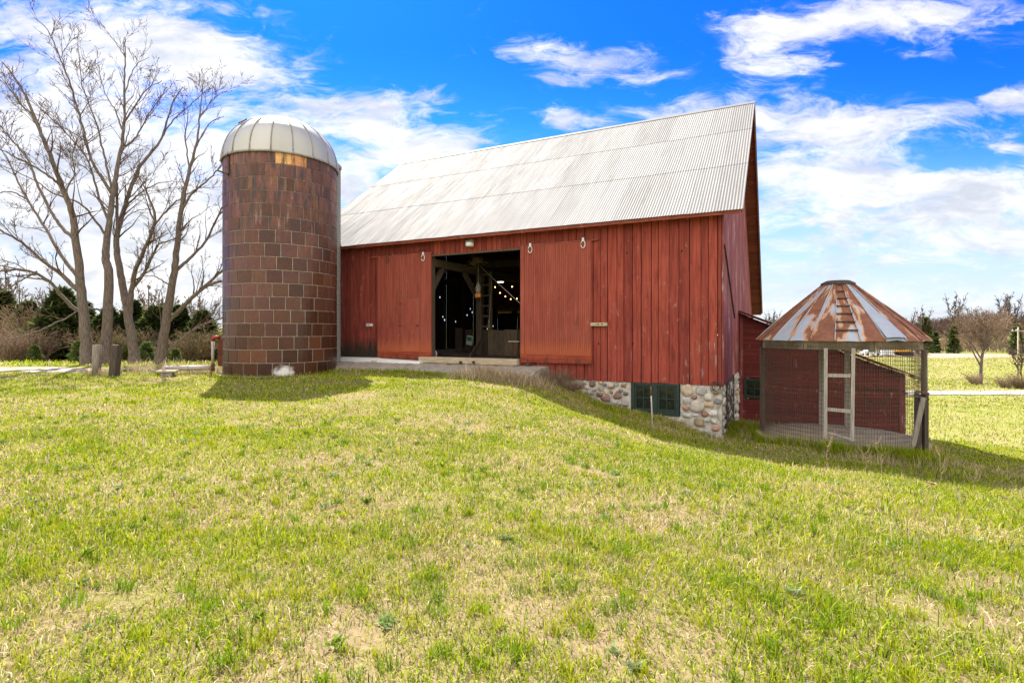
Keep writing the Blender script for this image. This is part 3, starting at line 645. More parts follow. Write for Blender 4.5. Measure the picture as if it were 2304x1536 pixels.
# basement window, two four-pane sashes
mb = B(); fx = .055; y0, y1 = -.05, .06
mb.bbox((wnx0, y0, wz_b), (wnx0 + .09, y1, wz_t), .005); mb.bbox((wnx1 - .09, y0, wz_b), (wnx1, y1, wz_t), .005)
mb.bbox((wnx0 + .091, y0, wz_b), (wnx1 - .091, y1, wz_b + .11), .005); mb.bbox((wnx0 + .091, y0, wz_t - .07), (wnx1 - .091, y1, wz_t), .005)
mx = (wnx0 + wnx1) / 2; mb.bbox((mx - .07, y0 + .004, wz_b + .111), (mx + .07, y1, wz_t - .071), .005)
win = mb.build('window', m_green, barn)
for a, b in ((wnx0 + .092, mx - .071), (mx + .071, wnx1 - .092)):
    mb = B(); z0, z1 = wz_b + .112, wz_t - .072; yy0, yy1 = -.02, .02; t = .05
    mb.bbox((a, yy0, z0), (a + t, yy1, z1), .004); mb.bbox((b - t, yy0, z0), (b, yy1, z1), .004); mb.bbox((a + t, yy0, z0), (b - t, yy1, z0 + t), .004); mb.bbox((a + t, yy0, z1 - t), (b - t, yy1, z1), .004)
    mb.box(((a + b) / 2 - .014, yy0 + .003, z0 + t), ((a + b) / 2 + .014, yy1, z1 - t)); mb.box((a + t, yy0 + .005, (z0 + z1) / 2 - .014), (b - t, yy1 - .002, (z0 + z1) / 2 + .014)); mb.build('sash', m_green, win)
    mb = B(); mb.box((a + .02, .006, z0 + .02), (b - .02, .012, z1 - .02)); mb.build('pane', m_glass, win)
# dark doorway in the gable foundation
for ya, yb in ((.75, .98), (3.2, 3.5)):
    mb = B(); mb.bbox((.0, ya, -3.3), (.07, yb, ZB + .06), .01); mb.build('door_post', m_dark, barn)
mb = B(); mb.bbox((-.02, .98, -3.3), (.045, 3.2, ZB + .02), .01); mb.build('basement_door', m_dark, barn)
mb = B(); mb.bbox((.05, 1.6, -2.6), (.065, 2.6, -1.8), .004); mb.build('white_patch', m_white, barn) if False else None
a, z_ = wall(1612, 866, -.07); mb = B()
for k_ in range(5):
    c0 = (a + random.uniform(-.03, .03), z_ + random.uniform(-.03, .03)); r = random.uniform(.10, .19); t = np.linspace(0, 6.28, 20)
    mb.tube(np.stack([c0[0] + r * np.cos(t) * .8, np.full(20, -.06 - .01 * k_), c0[1] - .06 + r * np.sin(t)], 1), .006, 4)
t = np.linspace(0, 1, 12); mb.tube(np.stack([a + .1 + .08 * np.sin(t * 9), np.full(12, -.08), z_ - .1 - 1.25 * t], 1), .005, 4)
tag(recenter(mb.build('wire_coil', m_wire)), 'loose rusty wire coil hanging at the barn corner above the stone foundation', 'wire')

# ------------------------------------------------------------------ things seen inside the barn
def Bin(x, y, b): a, z = inn(x, y, b); return np.array((a, b, z))
def W3(p): return bw(*p)
p0, p1 = Bin(1076, 590, 2.2), Bin(1076, 642, 2.2)
top = Bin(1077, 592, 2.2); top[2] = bz0 + .45
pul = empty('hanging_jug', tuple(W3(Bin(1076, 668, 2.2))), 0, 'grey white jug shaped weight with an orange foot hanging on a rope in the doorway', 'weight')
mb = MB(BF); c = Bin(1076, 668, 2.2); s_ = 1 / F * (bw(*c)[1]) / 1.0
mb.lathe([(0, 0), (.075, .01), (.10, .10), (.11, .2), (.075, .32), (.035, .36), (.04, .42), (0, .44)], tuple(c + (0, 0, .14)), 14); mb.build('jug', m_grey, pul)
m_orange = simple('orange_plastic', (.75, .30, .07), .6)
mb = MB(BF); mb.bbox(tuple(c + (-.12, -.07, -.02)), tuple(c + (.11, .07, .14)), .03); mb.build('foot', m_orange, pul)
mb = MB(BF); mb.tube([tuple(c + (0, 0, .55)), (c[0], 2.2, top[2])], .008, 5); mb.build('rope', m_rope, pul)
mb = MB(BF); q0 = Bin(1078, 596, 2.2); q1 = Bin(1172, 684, .9); mb.tube([q0, (q0 + q1) / 2 + (0, 0, -.02), q1], .009, 5)
tag(recenter(mb.build('slanting_rope', m_rope)), 'pale rope slanting down to the right door jamb from the beam', 'rope')
mb = MB(BF); q0 = Bin(1106, 632, PB - .3); q1 = Bin(1100, 726, PB - .3); mb.tube([q0, (q0 + q1) / 2 + (.02, 0, 0), q1], .008, 5)
for k_ in range(3): mb.tube([q1 + (.03 * math.cos(t), 0, .12 * math.sin(t) - .05 * k_) for t in np.linspace(0, 6.2, 10)], .008, 4)
tag(recenter(mb.build('dangling_rope', m_rope)), 'thin knotted rope dangling beside the ladder inside the barn', 'rope')
m_straw = simple('straw', (.36, .29, .13), .95, var=.35, scale=20)
mb = MB(BF); c = Bin(1074, 583, 2.25)
for k_ in range(90):
    o_ = c + rng.normal(0, 1, 3) * (.15, .08, .05); o_[2] -= abs(o_[0] - c[0]) * .6; dd = rng.normal(0, 1, 3) * (.13, .08, .06); mb.tube([o_ - dd, o_ + rng.normal(0, .02, 3), o_ + dd], .007, 3)
tag(recenter(mb.build('straw_wad', m_straw)), 'ragged wad of yellow straw caught on the beam above the doorway', 'straw')
BULBS = [(1106, 629), (1114, 646), (1125, 659), (1137, 667), (1149, 673), (1163, 672), (1128, 624), (1152, 645)]
fes = empty('string_lights', tuple(W3(Bin(1140, 660, 6.5))), 0, 'string of small warm glowing bulbs drooping across the dark barn interior', 'string lights')
mb = MB(BF); mb.tube([Bin(x, y - 2.5, 6.5) for x, y in BULBS[:6]] + [Bin(1172, 668, 6.5)], .008, 4); mb.tube([Bin(1100, 612, 6.5)] + [Bin(x, y - 2.5, 6.5) for x, y in BULBS[6:]] + [Bin(1172, 655, 6.5)], .008, 4); mb.build('cable', m_iron, fes)
for x, y in BULBS:
    c = Bin(x, y, 6.5); mb = MB(BF); mb.lathe([(0, -.03), (.02, -.015), (.024, .0), (.018, .02), (0, .035)], tuple(c), 8); mb.build('bulb', m_bulb, fes)
first = None
for x, y, b, lb in ((1015, 602, 5.5, 'white ceiling lamp glowing near the tie beam on the left inside the barn'), (1126, 634, 7., 'white ceiling lamp glowing among the string lights inside the barn')):
    c = Bin(x, y, b); t = empty('ceiling_lamp', tuple(W3(c)), 0, lb, 'lamp', 'white lamps inside the barn')
    mb = MB(BF); mb.lathe([(0, .06), (.10, .05), (.17, .0), (.165, -.005)], tuple(c), 16); mb.build('lamp_shade', m_whitem, t)
    mb = MB(BF); mb.lathe([(.15, -.008), (.1, -.025), (0, -.03)], tuple(c), 16); mb.build('lamp_disc', m_lamp, t)
def planks(name, x0, x1, yt, b, lb):
    a0 = inn(x0, 780, b)[0]; a1, zt = inn(x1, yt, b); mb = MB(BF); x = a0
    V0 = (x, b, FLOOR + .005); mb.bbox(V0, (a1, b + .03, zt), .005, (.9, .9, .9)); return tag(recenter(mb.build(name, m_plank)), lb, 'board', 'boards standing inside the barn')
planks('standing_board', 1024, 1040, 738, PB + 2.0, 'wide grey board standing upright at the left of the barn interior')
planks('standing_board', 1046, 1062, 741, PB + 1.7, 'wide board standing behind the tilted green and white carton')
c = Bin(1057, 765, PB + 1.3); mb = MB(np.array(Matrix(BF.tolist()) @ Matrix.Translation(c) @ Matrix.Rotation(R(9), 4, 'Y')))
ct = empty('green_white_carton', tuple(W3(c - (0, 0, .3))), -TH, 'tilted white carton with a green panel lodged inside the barn', 'carton')
mb.bbox((-.15, -.05, -.22), (.15, .05, .2), .02); mb.build('carton', m_white, ct)
m_lime = simple('green_print', (.05, .28, .08), .5)
mb = MB(mb.fr); mb.box((-.11, -.056, -.03), (.12, -.052, .14)); mb.build('green_panel', m_lime, ct)
mb = MB(BF); mb.bar(Bin(1058, 803, 1.9), Bin(1080, 768, PB - .4), .14, .06, (1, 0, 0)); tag(recenter(mb.build('leaning_prop', m_timber)), 'grey plank leaning diagonally against the inner post in the doorway', 'plank')
c = Bin(977, 796, .5); t = empty('small_wheel', tuple(W3(c - (0, 0, .1))), -TH, 'small white spoked wheel standing at the left corner of the doorway', 'wheel')
mb = MB(BF); mb.tube([tuple(c + (.10 * math.cos(a), 0, .10 * math.sin(a))) for a in np.linspace(0, 2 * math.pi, 21)], .022, 6); mb.build('rim', m_whitem, t)
mb = MB(BF)
for a in range(5): mb.bar(tuple(c), tuple(c + (.10 * math.cos(a * 1.257), 0, .10 * math.sin(a * 1.257))), .022, .02)
mb.build('spokes', m_whitem, t)
c = Bin(1157, 768, 1.3); t = empty('side_stool', tuple(W3((c[0], c[1], FLOOR))), -TH, 'small rusty legged stool partly hidden by the right door jamb', 'stool')
mb = MB(BF); mb.bbox(tuple(c + (-.18, -.12, -.02)), tuple(c + (.25, .12, .02)), .006); mb.build('seat', m_grey, t)
for sx in (-.1, .18):
    for sy in (-.08, .08): mb = MB(BF); mb.tube([tuple(c + (sx * .8, sy, -.02)), (c[0] + sx, c[1] + sy, FLOOR)], .014, 6); mb.build('leg', m_rustm, t)

# ------------------------------------------------------------------ ramp and boards in front of the doors
m_rub = simple('broken_concrete', (.26, .24, .22), .95, var=.4, scale=6, bump=1)
rl, rr = wall(748, 818, -.3)[0], wall(1228, 822, -.3)[0]
mb = B(); NX = 60
xs = np.linspace(rl, rr, NX); ys = np.array([-.02, -.35, -.8, -1.15, -1.45, -1.6])
zsx = [-1.085, -1.10, -1.14, -1.19, -1.285, -1.50]
V = []; jl = fbm(xs, xs * 0, 1.1, 3) - .5
for j, y in enumerate(ys):
    for i, x in enumerate(xs): V.append((x + (rng.normal(0, .02) if 0 < i < NX - 1 else 0), y + (jl[i] * .5 if j > 2 else 0), zsx[j] + rng.normal(0, .008)))
mb.add(V, [(j * NX + i, (j + 1) * NX + i, (j + 1) * NX + i + 1, j * NX + i + 1) for j in range(5) for i in range(NX - 1)])
E_ = [len(V) * 0 + j * NX + NX - 1 for j in range(6)]
V2 = [V[k] for k in E_] + [(V[k][0] + .05, V[k][1], -2.2) for k in E_]; mb.add(V2, [(j, j + 6, j + 7, j + 1) for j in range(5)])
rp = mb.build('ramp', m_concrete2); rp['kind'] = 'structure'
for k_, (x, y, s_) in enumerate(((1222, 832, .20), (1206, 848, .17), (1190, 862, .19), (1236, 846, .16), (1172, 872, .13), (1214, 862, .15))):
    a, z_ = wall(x, y, -.55 - .18 * (k_ % 3)); mb = B(); lump(mb, (0, 0, 0), (s_ * 1.3, s_, s_ * .7), jit=.25, pw=.6); o_ = mb.build('broken_stone', m_rub)
    o_.location = W3((a, -.55 - .18 * (k_ % 3), z_ - .03)).tolist(); o_.rotation_euler = (0, 0, k_)
    tag(o_, ['grey stone at the top corner of the broken ramp end', 'dark stone half way down the broken ramp end', 'large dark stone low in the broken ramp edge', 'stone tucked under the sliding door beside the ramp', 'smallest stone at the foot of the ramp bank', 'dark stone in the brush below the ramp corner'][k_], 'stone', 'broken stones at the end of the ramp')
wa, wb = wall(762, 810, -.42)[0], wall(946, 810, -.42)[0]
for a, b, lb in ((wa, (wa + wb) / 2 - .1, 'white panel lying on the ramp next to the silo'), ((wa + wb) / 2 - .09, wb, 'white tapering panel lying on the ramp below the wicket door')):
    mb = B(); q = -.02 if a == wa else .05; V = [(a, -.46, -1.13), (b, -.46, -1.13 + q * .3), (b, -.2, -1.10), (a, -.2, -1.10), (a, -.44, -.98), (b, -.44, -.985 - q), (b, -.18, -.975 - q), (a, -.18, -.97)]
    mb.add(V, [(0, 3, 2, 1), (4, 5, 6, 7), (0, 1, 5, 4), (1, 2, 6, 5), (2, 3, 7, 6), (3, 0, 4, 7)]); tag(recenter(mb.build('white_panel', m_white)), lb, 'panel', 'white panels on the ramp')
a, z_ = wall(842, 812, -.5); mb = B(); mb.bbox((a - .12, -.56, -1.15), (a + .1, -.48, -1.06), .01); tag(recenter(mb.build('wood_block', m_greyx)), 'small brown wood block propping the white panels', 'block')
a, z_ = wall(1187, 813, -.2); mb = B(); mb.bbox((a - .06, -.26, -1.16), (a + .05, -.14, -.99), .01); tag(recenter(mb.build('wood_block', m_dark)), 'small dark wood block under the right sliding door', 'block')
# stake leaning in front of the basement window
p0 = at(1468, 947, 13.2); p1 = at(1464, 868, 13.35); st = empty('stake', tuple(p0), 0, 'thin white stake with a dark tip standing before the basement window', 'stake')
mb = MB(); mb.tube([p0 - (0, 0, .2), p0 * .28 + p1 * .72], .018, 7); mb.build('shaft', simple('worn_white_stake', (.46, .42, .38), .8, var=.3), st); mb = MB(); mb.tube([p0 * .28 + p1 * .72, p1], .021, 7); mb.build('tip', m_rustm, st)

# ------------------------------------------------------------------ SILO
silo = empty('silo', (SILO[0], SILO[1], SZ0), 0, 'round silo of brown glazed tile blocks with a pale ribbed metal dome', 'silo')
m_tile, n, P = material('glazed_tile'); v = n.coord(); x, y, z = n.sep(v); isl = n.island(); t_ = n.attr('tint')
st_ = n.noise(n.scl(v, (5, 5, .7)), 1.6, 7, .65); f = n.noise(v, 14, 5, .65); blot = n.noise(n.vmath('ADD', v, n.comb(n.math('MULTIPLY', isl, 30), 0, 0)), 2.2, 4, .6)
c = n.mix(1, t_, n.mix(n.smooth(f, .3, .7), (.78, .78, .78), (1.15, 1.12, 1.1)), 'MULTIPLY')
c = n.mix(n.math('MULTIPLY', n.smooth(blot, .45, .75), .6), c, n.mix(1, c, (1.5, 1.25, 1.0), 'MULTIPLY'))
up = n.smooth(z, 2.4, 6.2)
c = n.mix(n.math('MULTIPLY', n.math('MULTIPLY', n.smooth(st_, .47, .62), up), .9), c, (.045, .035, .038))
c = n.mix(n.math('MULTIPLY', n.smooth(st_, .42, .30), n.math('MULTIPLY', n.smooth(z, 2.6, 5), .45)), c, (.42, .33, .33))
wpc = at(640, 838, 16.78) - np.array((SILO[0], SILO[1], SZ0))
wd = n.vmath('LENGTH', n.vmath('MULTIPLY', n.vmath('SUBTRACT', v, tuple(wpc)), (1 / .42, 1 / .42, 1 / .30)))
c = n.mix(n.math('MULTIPLY', n.smooth(n.math('ADD', wd, n.math('MULTIPLY', n.math('SUBTRACT', n.noise(v, 6, 5), .5), 1.2)), .95, .35), .9), c, (.72, .70, .68))
P(Base_Color=c, Roughness=n.smooth(z, 1.5, 5.5, .26, .5), Specular_IOR_Level=.26, Normal=n.bump(n.math('ADD', f, blot), .25, .02))
m_mort = simple('silo_mortar', (.46, .42, .34), .95, var=.3, scale=6, bump=.6)
NR, NB = 17, 24; RH = (SZ1 - SZ0) / NR; mb = MB()
def cyl(a, r, z): return (SILO[0] + r * math.cos(a), SILO[1] + r * math.sin(a), z)
camang = math.atan2(-SILO[1], -SILO[0])
for rI in range(NR):
    off = (rI % 2) * .5 + .13 * (rI % 3) + random.uniform(-.06, .06); z0 = SZ0 + rI * RH; up_ = rI / NR
    cuts = [(k_ + off + random.uniform(-.05, .05)) for k_ in range(NB)]
    segs = []
    for k_ in range(NB):
        a, b = cuts[k_], cuts[(k_ + 1) % NB] + (NB if k_ == NB - 1 else 0)
        if rI in (13, 14, 15, 12) and random.random() < .35: m_ = (a + b) / 2; segs += [(a, m_), (m_, b)]
        else: segs.append((a, b))
    for a, b in segs:
        a, b = a * 2 * math.pi / NB, b * 2 * math.pi / NB; g = .0055 if up_ < .6 else .0035; gh = .0085 if up_ < .6 else .006
        rr_ = SR + random.uniform(-.004, .004)
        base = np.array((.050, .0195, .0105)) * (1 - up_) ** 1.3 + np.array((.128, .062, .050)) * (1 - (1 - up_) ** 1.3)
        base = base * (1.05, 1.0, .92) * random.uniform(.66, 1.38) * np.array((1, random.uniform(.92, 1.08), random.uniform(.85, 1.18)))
        if random.random() < .03: base = np.array((.105, .042, .022)) * random.uniform(.8, 1.2)
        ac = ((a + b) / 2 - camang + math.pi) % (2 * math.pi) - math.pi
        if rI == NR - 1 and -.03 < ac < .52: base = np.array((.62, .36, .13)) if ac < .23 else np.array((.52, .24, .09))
        if rI >= 13 and random.random() < .03: base = np.array((.19, .105, .068)) * random.uniform(.8, 1.1)
        ns = 3; V = []
        for r_, ai, zi in ((SR - .035, 0, 0), (rr_ - .008, 0, 0), (rr_, .004, .007)):
            for zz in (z0 + gh + zi, z0 + RH - gh - zi):
                for q in range(ns + 1): V.append(cyl(a + g + ai + (b - a - 2 * g - 2 * ai) * q / ns, r_, zz))
        m_ = ns + 1; Fc = []
        for i in range(ns): Fc.append((4 * m_ + i, 4 * m_ + i + 1, 5 * m_ + i + 1, 5 * m_ + i))
        for lv in (0, 1):
            o0, o1 = lv * 2 * m_, (lv + 1) * 2 * m_
            for i in range(ns): Fc += [(o0 + i, o0 + i + 1, o1 + i + 1, o1 + i), (o1 + m_ + i, o1 + m_ + i + 1, o0 + m_ + i + 1, o0 + m_ + i)]
            Fc += [(o0 + m_, o0, o1, o1 + m_), (o1 + m_ + ns, o1 + ns, o0 + ns, o0 + m_ + ns)]
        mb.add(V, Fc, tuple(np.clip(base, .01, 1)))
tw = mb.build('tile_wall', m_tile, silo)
mb = MB(); mb.lathe([(SR - .018, SZ0), (SR - .018, SZ1 + .02)], (SILO[0], SILO[1], 0), 96, smooth=True); mb.build('mortar', m_mort, tw)
NG = 18; mb = MB(); DR = SR + .05; DH = 1.60
for g_ in range(NG):
    a0, a1 = g_ * 2 * math.pi / NG + .06, (g_ + 1) * 2 * math.pi / NG + .06; q = np.linspace(0, math.pi / 2 * .97, 14); V = []
    for t in q:
        for k_ in range(5):
            a = a0 + (a1 - a0) * k_ / 4; rad = DR * math.cos(t) * (1 + .006 * math.sin(math.pi * k_ / 4)); V.append((SILO[0] + rad * math.cos(a), SILO[1] + rad * math.sin(a), SZ1 - .02 + DH * math.sin(t) ** .96))
    mb.add(V, [(i * 5 + k_, i * 5 + k_ + 1, (i + 1) * 5 + k_ + 1, (i + 1) * 5 + k_) for i in range(13) for k_ in range(4)], smooth=True)
mb.lathe([(.14, DH - .06), (.10, DH + .02), (0, DH + .03)], (SILO[0], SILO[1], SZ1), 16)
dm = mb.build('dome', m_dome, silo)
mb = MB()
for g_ in range(NG):
    a = g_ * 2 * math.pi / NG + .06; P_ = []
    for t in np.linspace(0, math.pi / 2 * .95, 16):
        rad = (DR + .012) * math.cos(t); P_.append((SILO[0] + rad * math.cos(a), SILO[1] + rad * math.sin(a), SZ1 - .02 + (DH + .012) * math.sin(t) ** .96))
    mb.tube(P_, .019, 5)
    mb.bbox(tuple(np.array(P_[0]) - .03), tuple(np.array(P_[0]) + (.03, .03, .02)), .006)
mb.build('ribs', m_seam, dm)
mb = MB(); mb.lathe([(DR - .02, -.075), (DR + .015, -.075), (DR + .02, -.02), (DR - .02, -.01)], (SILO[0], SILO[1], SZ1), 72); mb.build('dome_rim', m_seam, silo)
a_l = camang - .95
mb = MB(); q = [np.array((SILO[0] + DR * math.cos(t) * math.cos(a_l + d_) * 1.02, SILO[1] + DR * math.cos(t) * math.sin(a_l + d_) * 1.02, SZ1 + DH * 1.02 * math.sin(t))) for t, d_ in ((.72, -.22), (.72, .05), (.80, .05), (.80, -.22))]
mb.add(q + [p * 1.0 + (0, 0, .05) for p in q], [(0, 1, 2, 3), (7, 6, 5, 4), (0, 4, 5, 1), (1, 5, 6, 2), (2, 6, 7, 3), (3, 7, 4, 0)]); mb.build('hatch', m_dark, silo)
# corrugated chute between silo and barn
cx, cy = -6.61, 19.9; mb = MB(); prof = []; z = -1.15
while z < 6.0: prof += [(.235 + .012 * math.cos(z * 2 * math.pi / .09), z)]; z += .0225
mb.lathe(prof, (cx, cy, 0), 20); mb.lathe([(.235, 6.0), (.27, 6.02), (.27, 6.12), (.1, 6.3), (0, 6.32)], (cx, cy, 0), 16); mb.build('chute', m_metal, silo)
# bracket frame high on the left side
bl = []
for x0, y0, x1, y1 in ((539, 334, 537, 401), (516, 338, 540, 334), (514, 342, 515, 395), (490, 384, 538, 401), (512, 352, 536, 334)):
    bl.append((at(x0, y0, 17.0), at(x1, y1, 17.0)))
mb = MB(); [mb.bar(p, q, .06, .05) for p, q in bl]
mb.bar(at(539, 334, 17.0), at(541, 336, 17.6), .05, .05); mb.build('bracket_frame', m_dark, silo)
mb = MB(); k_ = 40; th = np.linspace(0, 2 * math.pi, k_, endpoint=False); rr_ = SR + .22 + .12 * (fbm(np.cos(th) * 2, np.sin(th) * 2, 1.3, 5) - .4)
V = [(SILO[0] + r_ * math.cos(t), SILO[1] + r_ * math.sin(t), z) for z in (SZ0 - .4, SZ0 + .015) for r_, t in zip(rr_, th)]
mb.add(V, [tuple(range(k_, 2 * k_))] + [(i, (i + 1) % k_, k_ + (i + 1) % k_, k_ + i) for i in range(k_)]); mb.build('base_slab', m_concrete2, silo)

# ------------------------------------------------------------------ LEAN-TO SHED against the gable
LB = 6.25                                                   # its front wall stands this deep along the gable
def SW(x, y, off=0.): return wall(x, y, LB + off)
shed = empty('lean_to_shed', tuple(bw(2.5, LB, -3.6)), -TH, 'low red clapboard lean-to shed with a sloping roof against the barn gable', 'shed')
sxl = .05; sxr = SW(2034, 950)[0]; rzl = SW(1665, 697, -.25)[1]; rxr, rzr = SW(2075, 850, -.25); rsl = (rzr - rzl) / (rxr - .03)
def srz(x): return rzl + rsl * (x - .03)
mb = B(); z = -3.65
wxl, wxr = SW(1674, 880)[0], SW(1722, 880)[0]; wzt, wzb = SW(1690, 851)[1], SW(1690, 895)[1]
while z < rzl - .1:
    z1 = z + .088
    xr = sxr if srz(sxr) - .12 > z1 else max(sxl + .02, .03 + (z1 + .12 - rzl) / rsl)
    for a, b in ((sxl, wxl + .01), (wxr - .01, xr)) if (z1 > wzb and z < wzt) else ((sxl, xr),):
        if b > a: 
            q = LB + random.uniform(0, .003); mb.add([(a, q - .022, z), (b, q - .022, z), (b, q + .01, z), (a, q + .01, z), (a, q - .006, z1 + .012), (b, q - .006, z1 + .012), (b, q + .01, z1 + .012), (a, q + .01, z1 + .012)], [(0, 3, 2, 1), (4, 5, 6, 7), (0, 1, 5, 4), (1, 2, 6, 5), (2, 3, 7, 6), (3, 0, 4, 7)])
    z = z1
mb.build('front_wall', m_shed, shed)
mb = B(); mb.box((sxr - .02, LB + .02, -3.7), (sxr + .0, LB + 6.5, srz(sxr) - .1)); mb.build('side_wall', m_shed, shed)
mb = B(); mb.add([(sxl, LB + 6.5, -3.7), (sxr, LB + 6.5, -3.7), (sxr, LB + 6.5, srz(sxr) - .1), (sxl, LB + 6.5, rzl - .1)], [(0, 1, 2, 3)]); mb.build('back_wall', m_shed, shed)
mb = B(); mb.bbox((sxr - .13, LB - .05, -3.65), (sxr + .03, LB - .023, srz(sxr) - .12), .005); mb.build('corner_board', m_gable, shed); mb = B(); mb.bbox((sxl, LB - .05, -3.6), (sxl + .12, LB - .023, rzl - .15), .005); mb.build('corner_board', m_gable, shed)
mb = B(); y0, y1 = LB - .28, LB + 6.6
V = [(x, y, srz(x) + dz_) for dz_ in (-.03, .0) for x, y in ((.03, y0), (rxr, y0), (rxr, y1), (.03, y1))]
mb.add(V, [(0, 3, 2, 1), (4, 5, 6, 7), (0, 1, 5, 4), (1, 2, 6, 5), (2, 3, 7, 6), (3, 0, 4, 7)]); mb.build('roof', m_rustm, shed)
mb = B(); mb.bar((.04, LB - .25, srz(.04) - .085), (rxr - .03, LB - .25, srz(rxr - .03) - .085), .03, .11, (0, 1, 0)); mb.build('rake_board', m_gable, shed)
for x in np.arange(.5, rxr - .1, .6): mb = B(); mb.bar((x, LB - .22, srz(x) - .075), (x, LB + .3, srz(x) - .075), .05, .08); mb.build('rafter_tail', m_dark, shed)
mb = B(); y0, y1 = LB - .06, LB + .03
for a, b in (((wxl, y0, wzb), (wxl + .09, y1, wzt)), ((wxr - .09, y0, wzb), (wxr, y1, wzt)), ((wxl + .09, y0, wzb), (wxr - .09, y1, wzb + .1)), ((wxl + .09, y0, wzt - .09), (wxr - .09, y1, wzt))): mb.bbox(a, b, .004)
mb.box(((wxl + wxr) / 2 - .014, LB - .03, wzb + .1), ((wxl + wxr) / 2 + .014, LB, wzt - .09)); mb.box((wxl + .09, LB - .028, (wzb + wzt) / 2 - .014), (wxr - .09, LB, (wzb + wzt) / 2 + .014))
sw = mb.build('window', m_green, shed); mb = B(); mb.box((wxl + .05, LB - .012, wzb + .05), (wxr - .05, LB - .006, wzt - .05)); mb.build('pane', m_glass, sw)
h0, hz1 = SW(1945, 873); h1, hz0 = SW(1998, 912)
mb = B(); 
for a, b in (((h0, LB - .045, hz0), (h0 + .035, LB - .02, hz1)), ((h1 - .035, LB - .045, hz0), (h1, LB - .02, hz1)), ((h0 + .035, LB - .043, hz1 - .035), (h1 - .035, LB - .02, hz1)), ((h0 + .035, LB - .043, hz0), (h1 - .035, LB - .02, hz0 + .035))): mb.box(a, b)
mb.build('hatch_frame', m_dark, shed)
for x, y in ((1930, 870), (1946, 872), (1977, 873), (2007, 877), (2033, 880), (1998, 884)):
    a, z_ = SW(x, y); mb = B(); mb.bbox((a - .04, LB - .06, z_ - .05), (a + .04, LB - .024, z_ + .05), .006); mb.build('iron_plate', m_iron, shed)

# ------------------------------------------------------------------ CORN CRIB
cz = -2.73; ce = -.20; ct_ = 1.20
crib = empty('corn_crib', (CRIB[0], CRIB[1], cz), 0, 'round wire mesh corn crib with a rusty conical metal roof', 'corn crib')
cang = math.atan2(-CRIB[1], -CRIB[0])                     # towards the photograph's viewpoint
def CC(a, r, z): return (CRIB[0] + r * math.cos(a), CRIB[1] + r * math.sin(a), z)
m_rust, n, P = material('rusty_galvanized'); v = n.coord(); isl = n.island(); x, y, z = n.sep(v)
ang = n.math('ARCTAN2', y, x); rad = n.vmath('LENGTH', n.comb(x, y, 0))
vv = n.comb(n.math('MULTIPLY', ang, 3.2), n.math('MULTIPLY', rad, .95), n.math('MULTIPLY', isl, 3))
f = n.noise(vv, 1.15, 7, .55, .3); f2 = n.noise(v, 22, 5, .65); f3 = n.noise(v, 5, 5, .6)
msk = n.math('ADD', f, n.math('MULTIPLY', n.math('SUBTRACT', n.attr('tint', 'Fac'), .5), .30))
msk = n.math('ADD', msk, n.math('MULTIPLY', n.math('SUBTRACT', f2, .5), .07))
steel = n.mix(f3, (.28, .32, .37), (.42, .455, .49)); rustc = n.mix(n.smooth(f3, .3, .7), (.17, .066, .036), (.25, .105, .058)); rustc = n.mix(n.smooth(f2, .6, .75), rustc, (.36, .20, .12))
c = n.mix(n.smooth(msk, .495, .56), steel, rustc); edge = n.math('MULTIPLY', n.smooth(msk, .47, .515), n.smooth(msk, .56, .515)); c = n.mix(n.math('MULTIPLY', edge, .8), c, (.52, .26, .08))
P(Base_Color=c, Metallic=.1, Roughness=n.smooth(msk, .48, .55, .42, .85), Specular_IOR_Level=.4, Normal=n.bump(f2, .2, .01))
NP_ = 24; mb = MB(); ER, TR = 1.93, .345
for p_ in range(NP_):
    a0 = cang + (p_ - .11) * 2 * math.pi / NP_; a1 = a0 + 2 * math.pi / NP_; tv = random.uniform(.30, .85)
    if p_ in (2,): tv = .05
    if p_ in (3, 4): tv = .95
    if p_ == 0: tv = .62
    V = []; dr_ = random.uniform(-.012, .012); N = 9
    for i in range(N):
        t = i / (N - 1); r_ = ER + (TR - ER) * t + dr_ * (1 - t); z = ce + (ct_ - ce) * (t ** .97) - (.03 * (1 - t) ** 6)
        for k_, hh in ((0, .0), (.5, .010 if p_ != 2 else .03 * (1 - t)), (1, .0)): V.append(CC(a0 + (a1 - a0) * k_, r_, z + hh + random.uniform(-.003, .003)))
    mb.add(V, [(i * 3 + k_, i * 3 + k_ + 1, (i + 1) * 3 + k_ + 1, (i + 1) * 3 + k_) for i in range(N - 1) for k_ in (0, 1)], (tv,) * 3, True)
rf = mb.build('roof', m_rust, crib)
mb = MB()
for p_ in range(NP_):
    a0 = cang + (p_ - .11) * 2 * math.pi / NP_; mb.tube([CC(a0, ER + (TR - ER) * t, ce + (ct_ - ce) * t ** .97 + .018 - .03 * (1 - t) ** 6) for t in np.linspace(0, 1, 8)], .014, 5, (random.choice((.35, .6, .8)),) * 3)
mb.build('seams', m_rust, rf)
mb = MB()
for t in np.linspace(.13, .96, 7):
    a0 = cang - .11 * 2 * math.pi / NP_; a1 = a0 + 2 * math.pi / NP_; r_ = ER + (TR - ER) * t; z = ce + (ct_ - ce) * t ** .97 + .035
    mb = MB(); mb.bar(CC(a0, r_, z), CC(a1, r_, z), .05, .03); mb.build('roof_rung', m_dark, rf)
a0 = cang + 1.91 * 2 * math.pi / NP_; a1 = a0 + .95 * 2 * math.pi / NP_; mb = MB(); V = []
for t, h_ in ((.0, .045), (.2, .03), (.42, .028)):
    for a in np.linspace(a0, a1, 4): V.append(CC(a, ER + (TR - ER) * t + .01, ce + (ct_ - ce) * t + h_ + .012 + .012 * math.sin(math.pi * (a - a0) / (a1 - a0))))
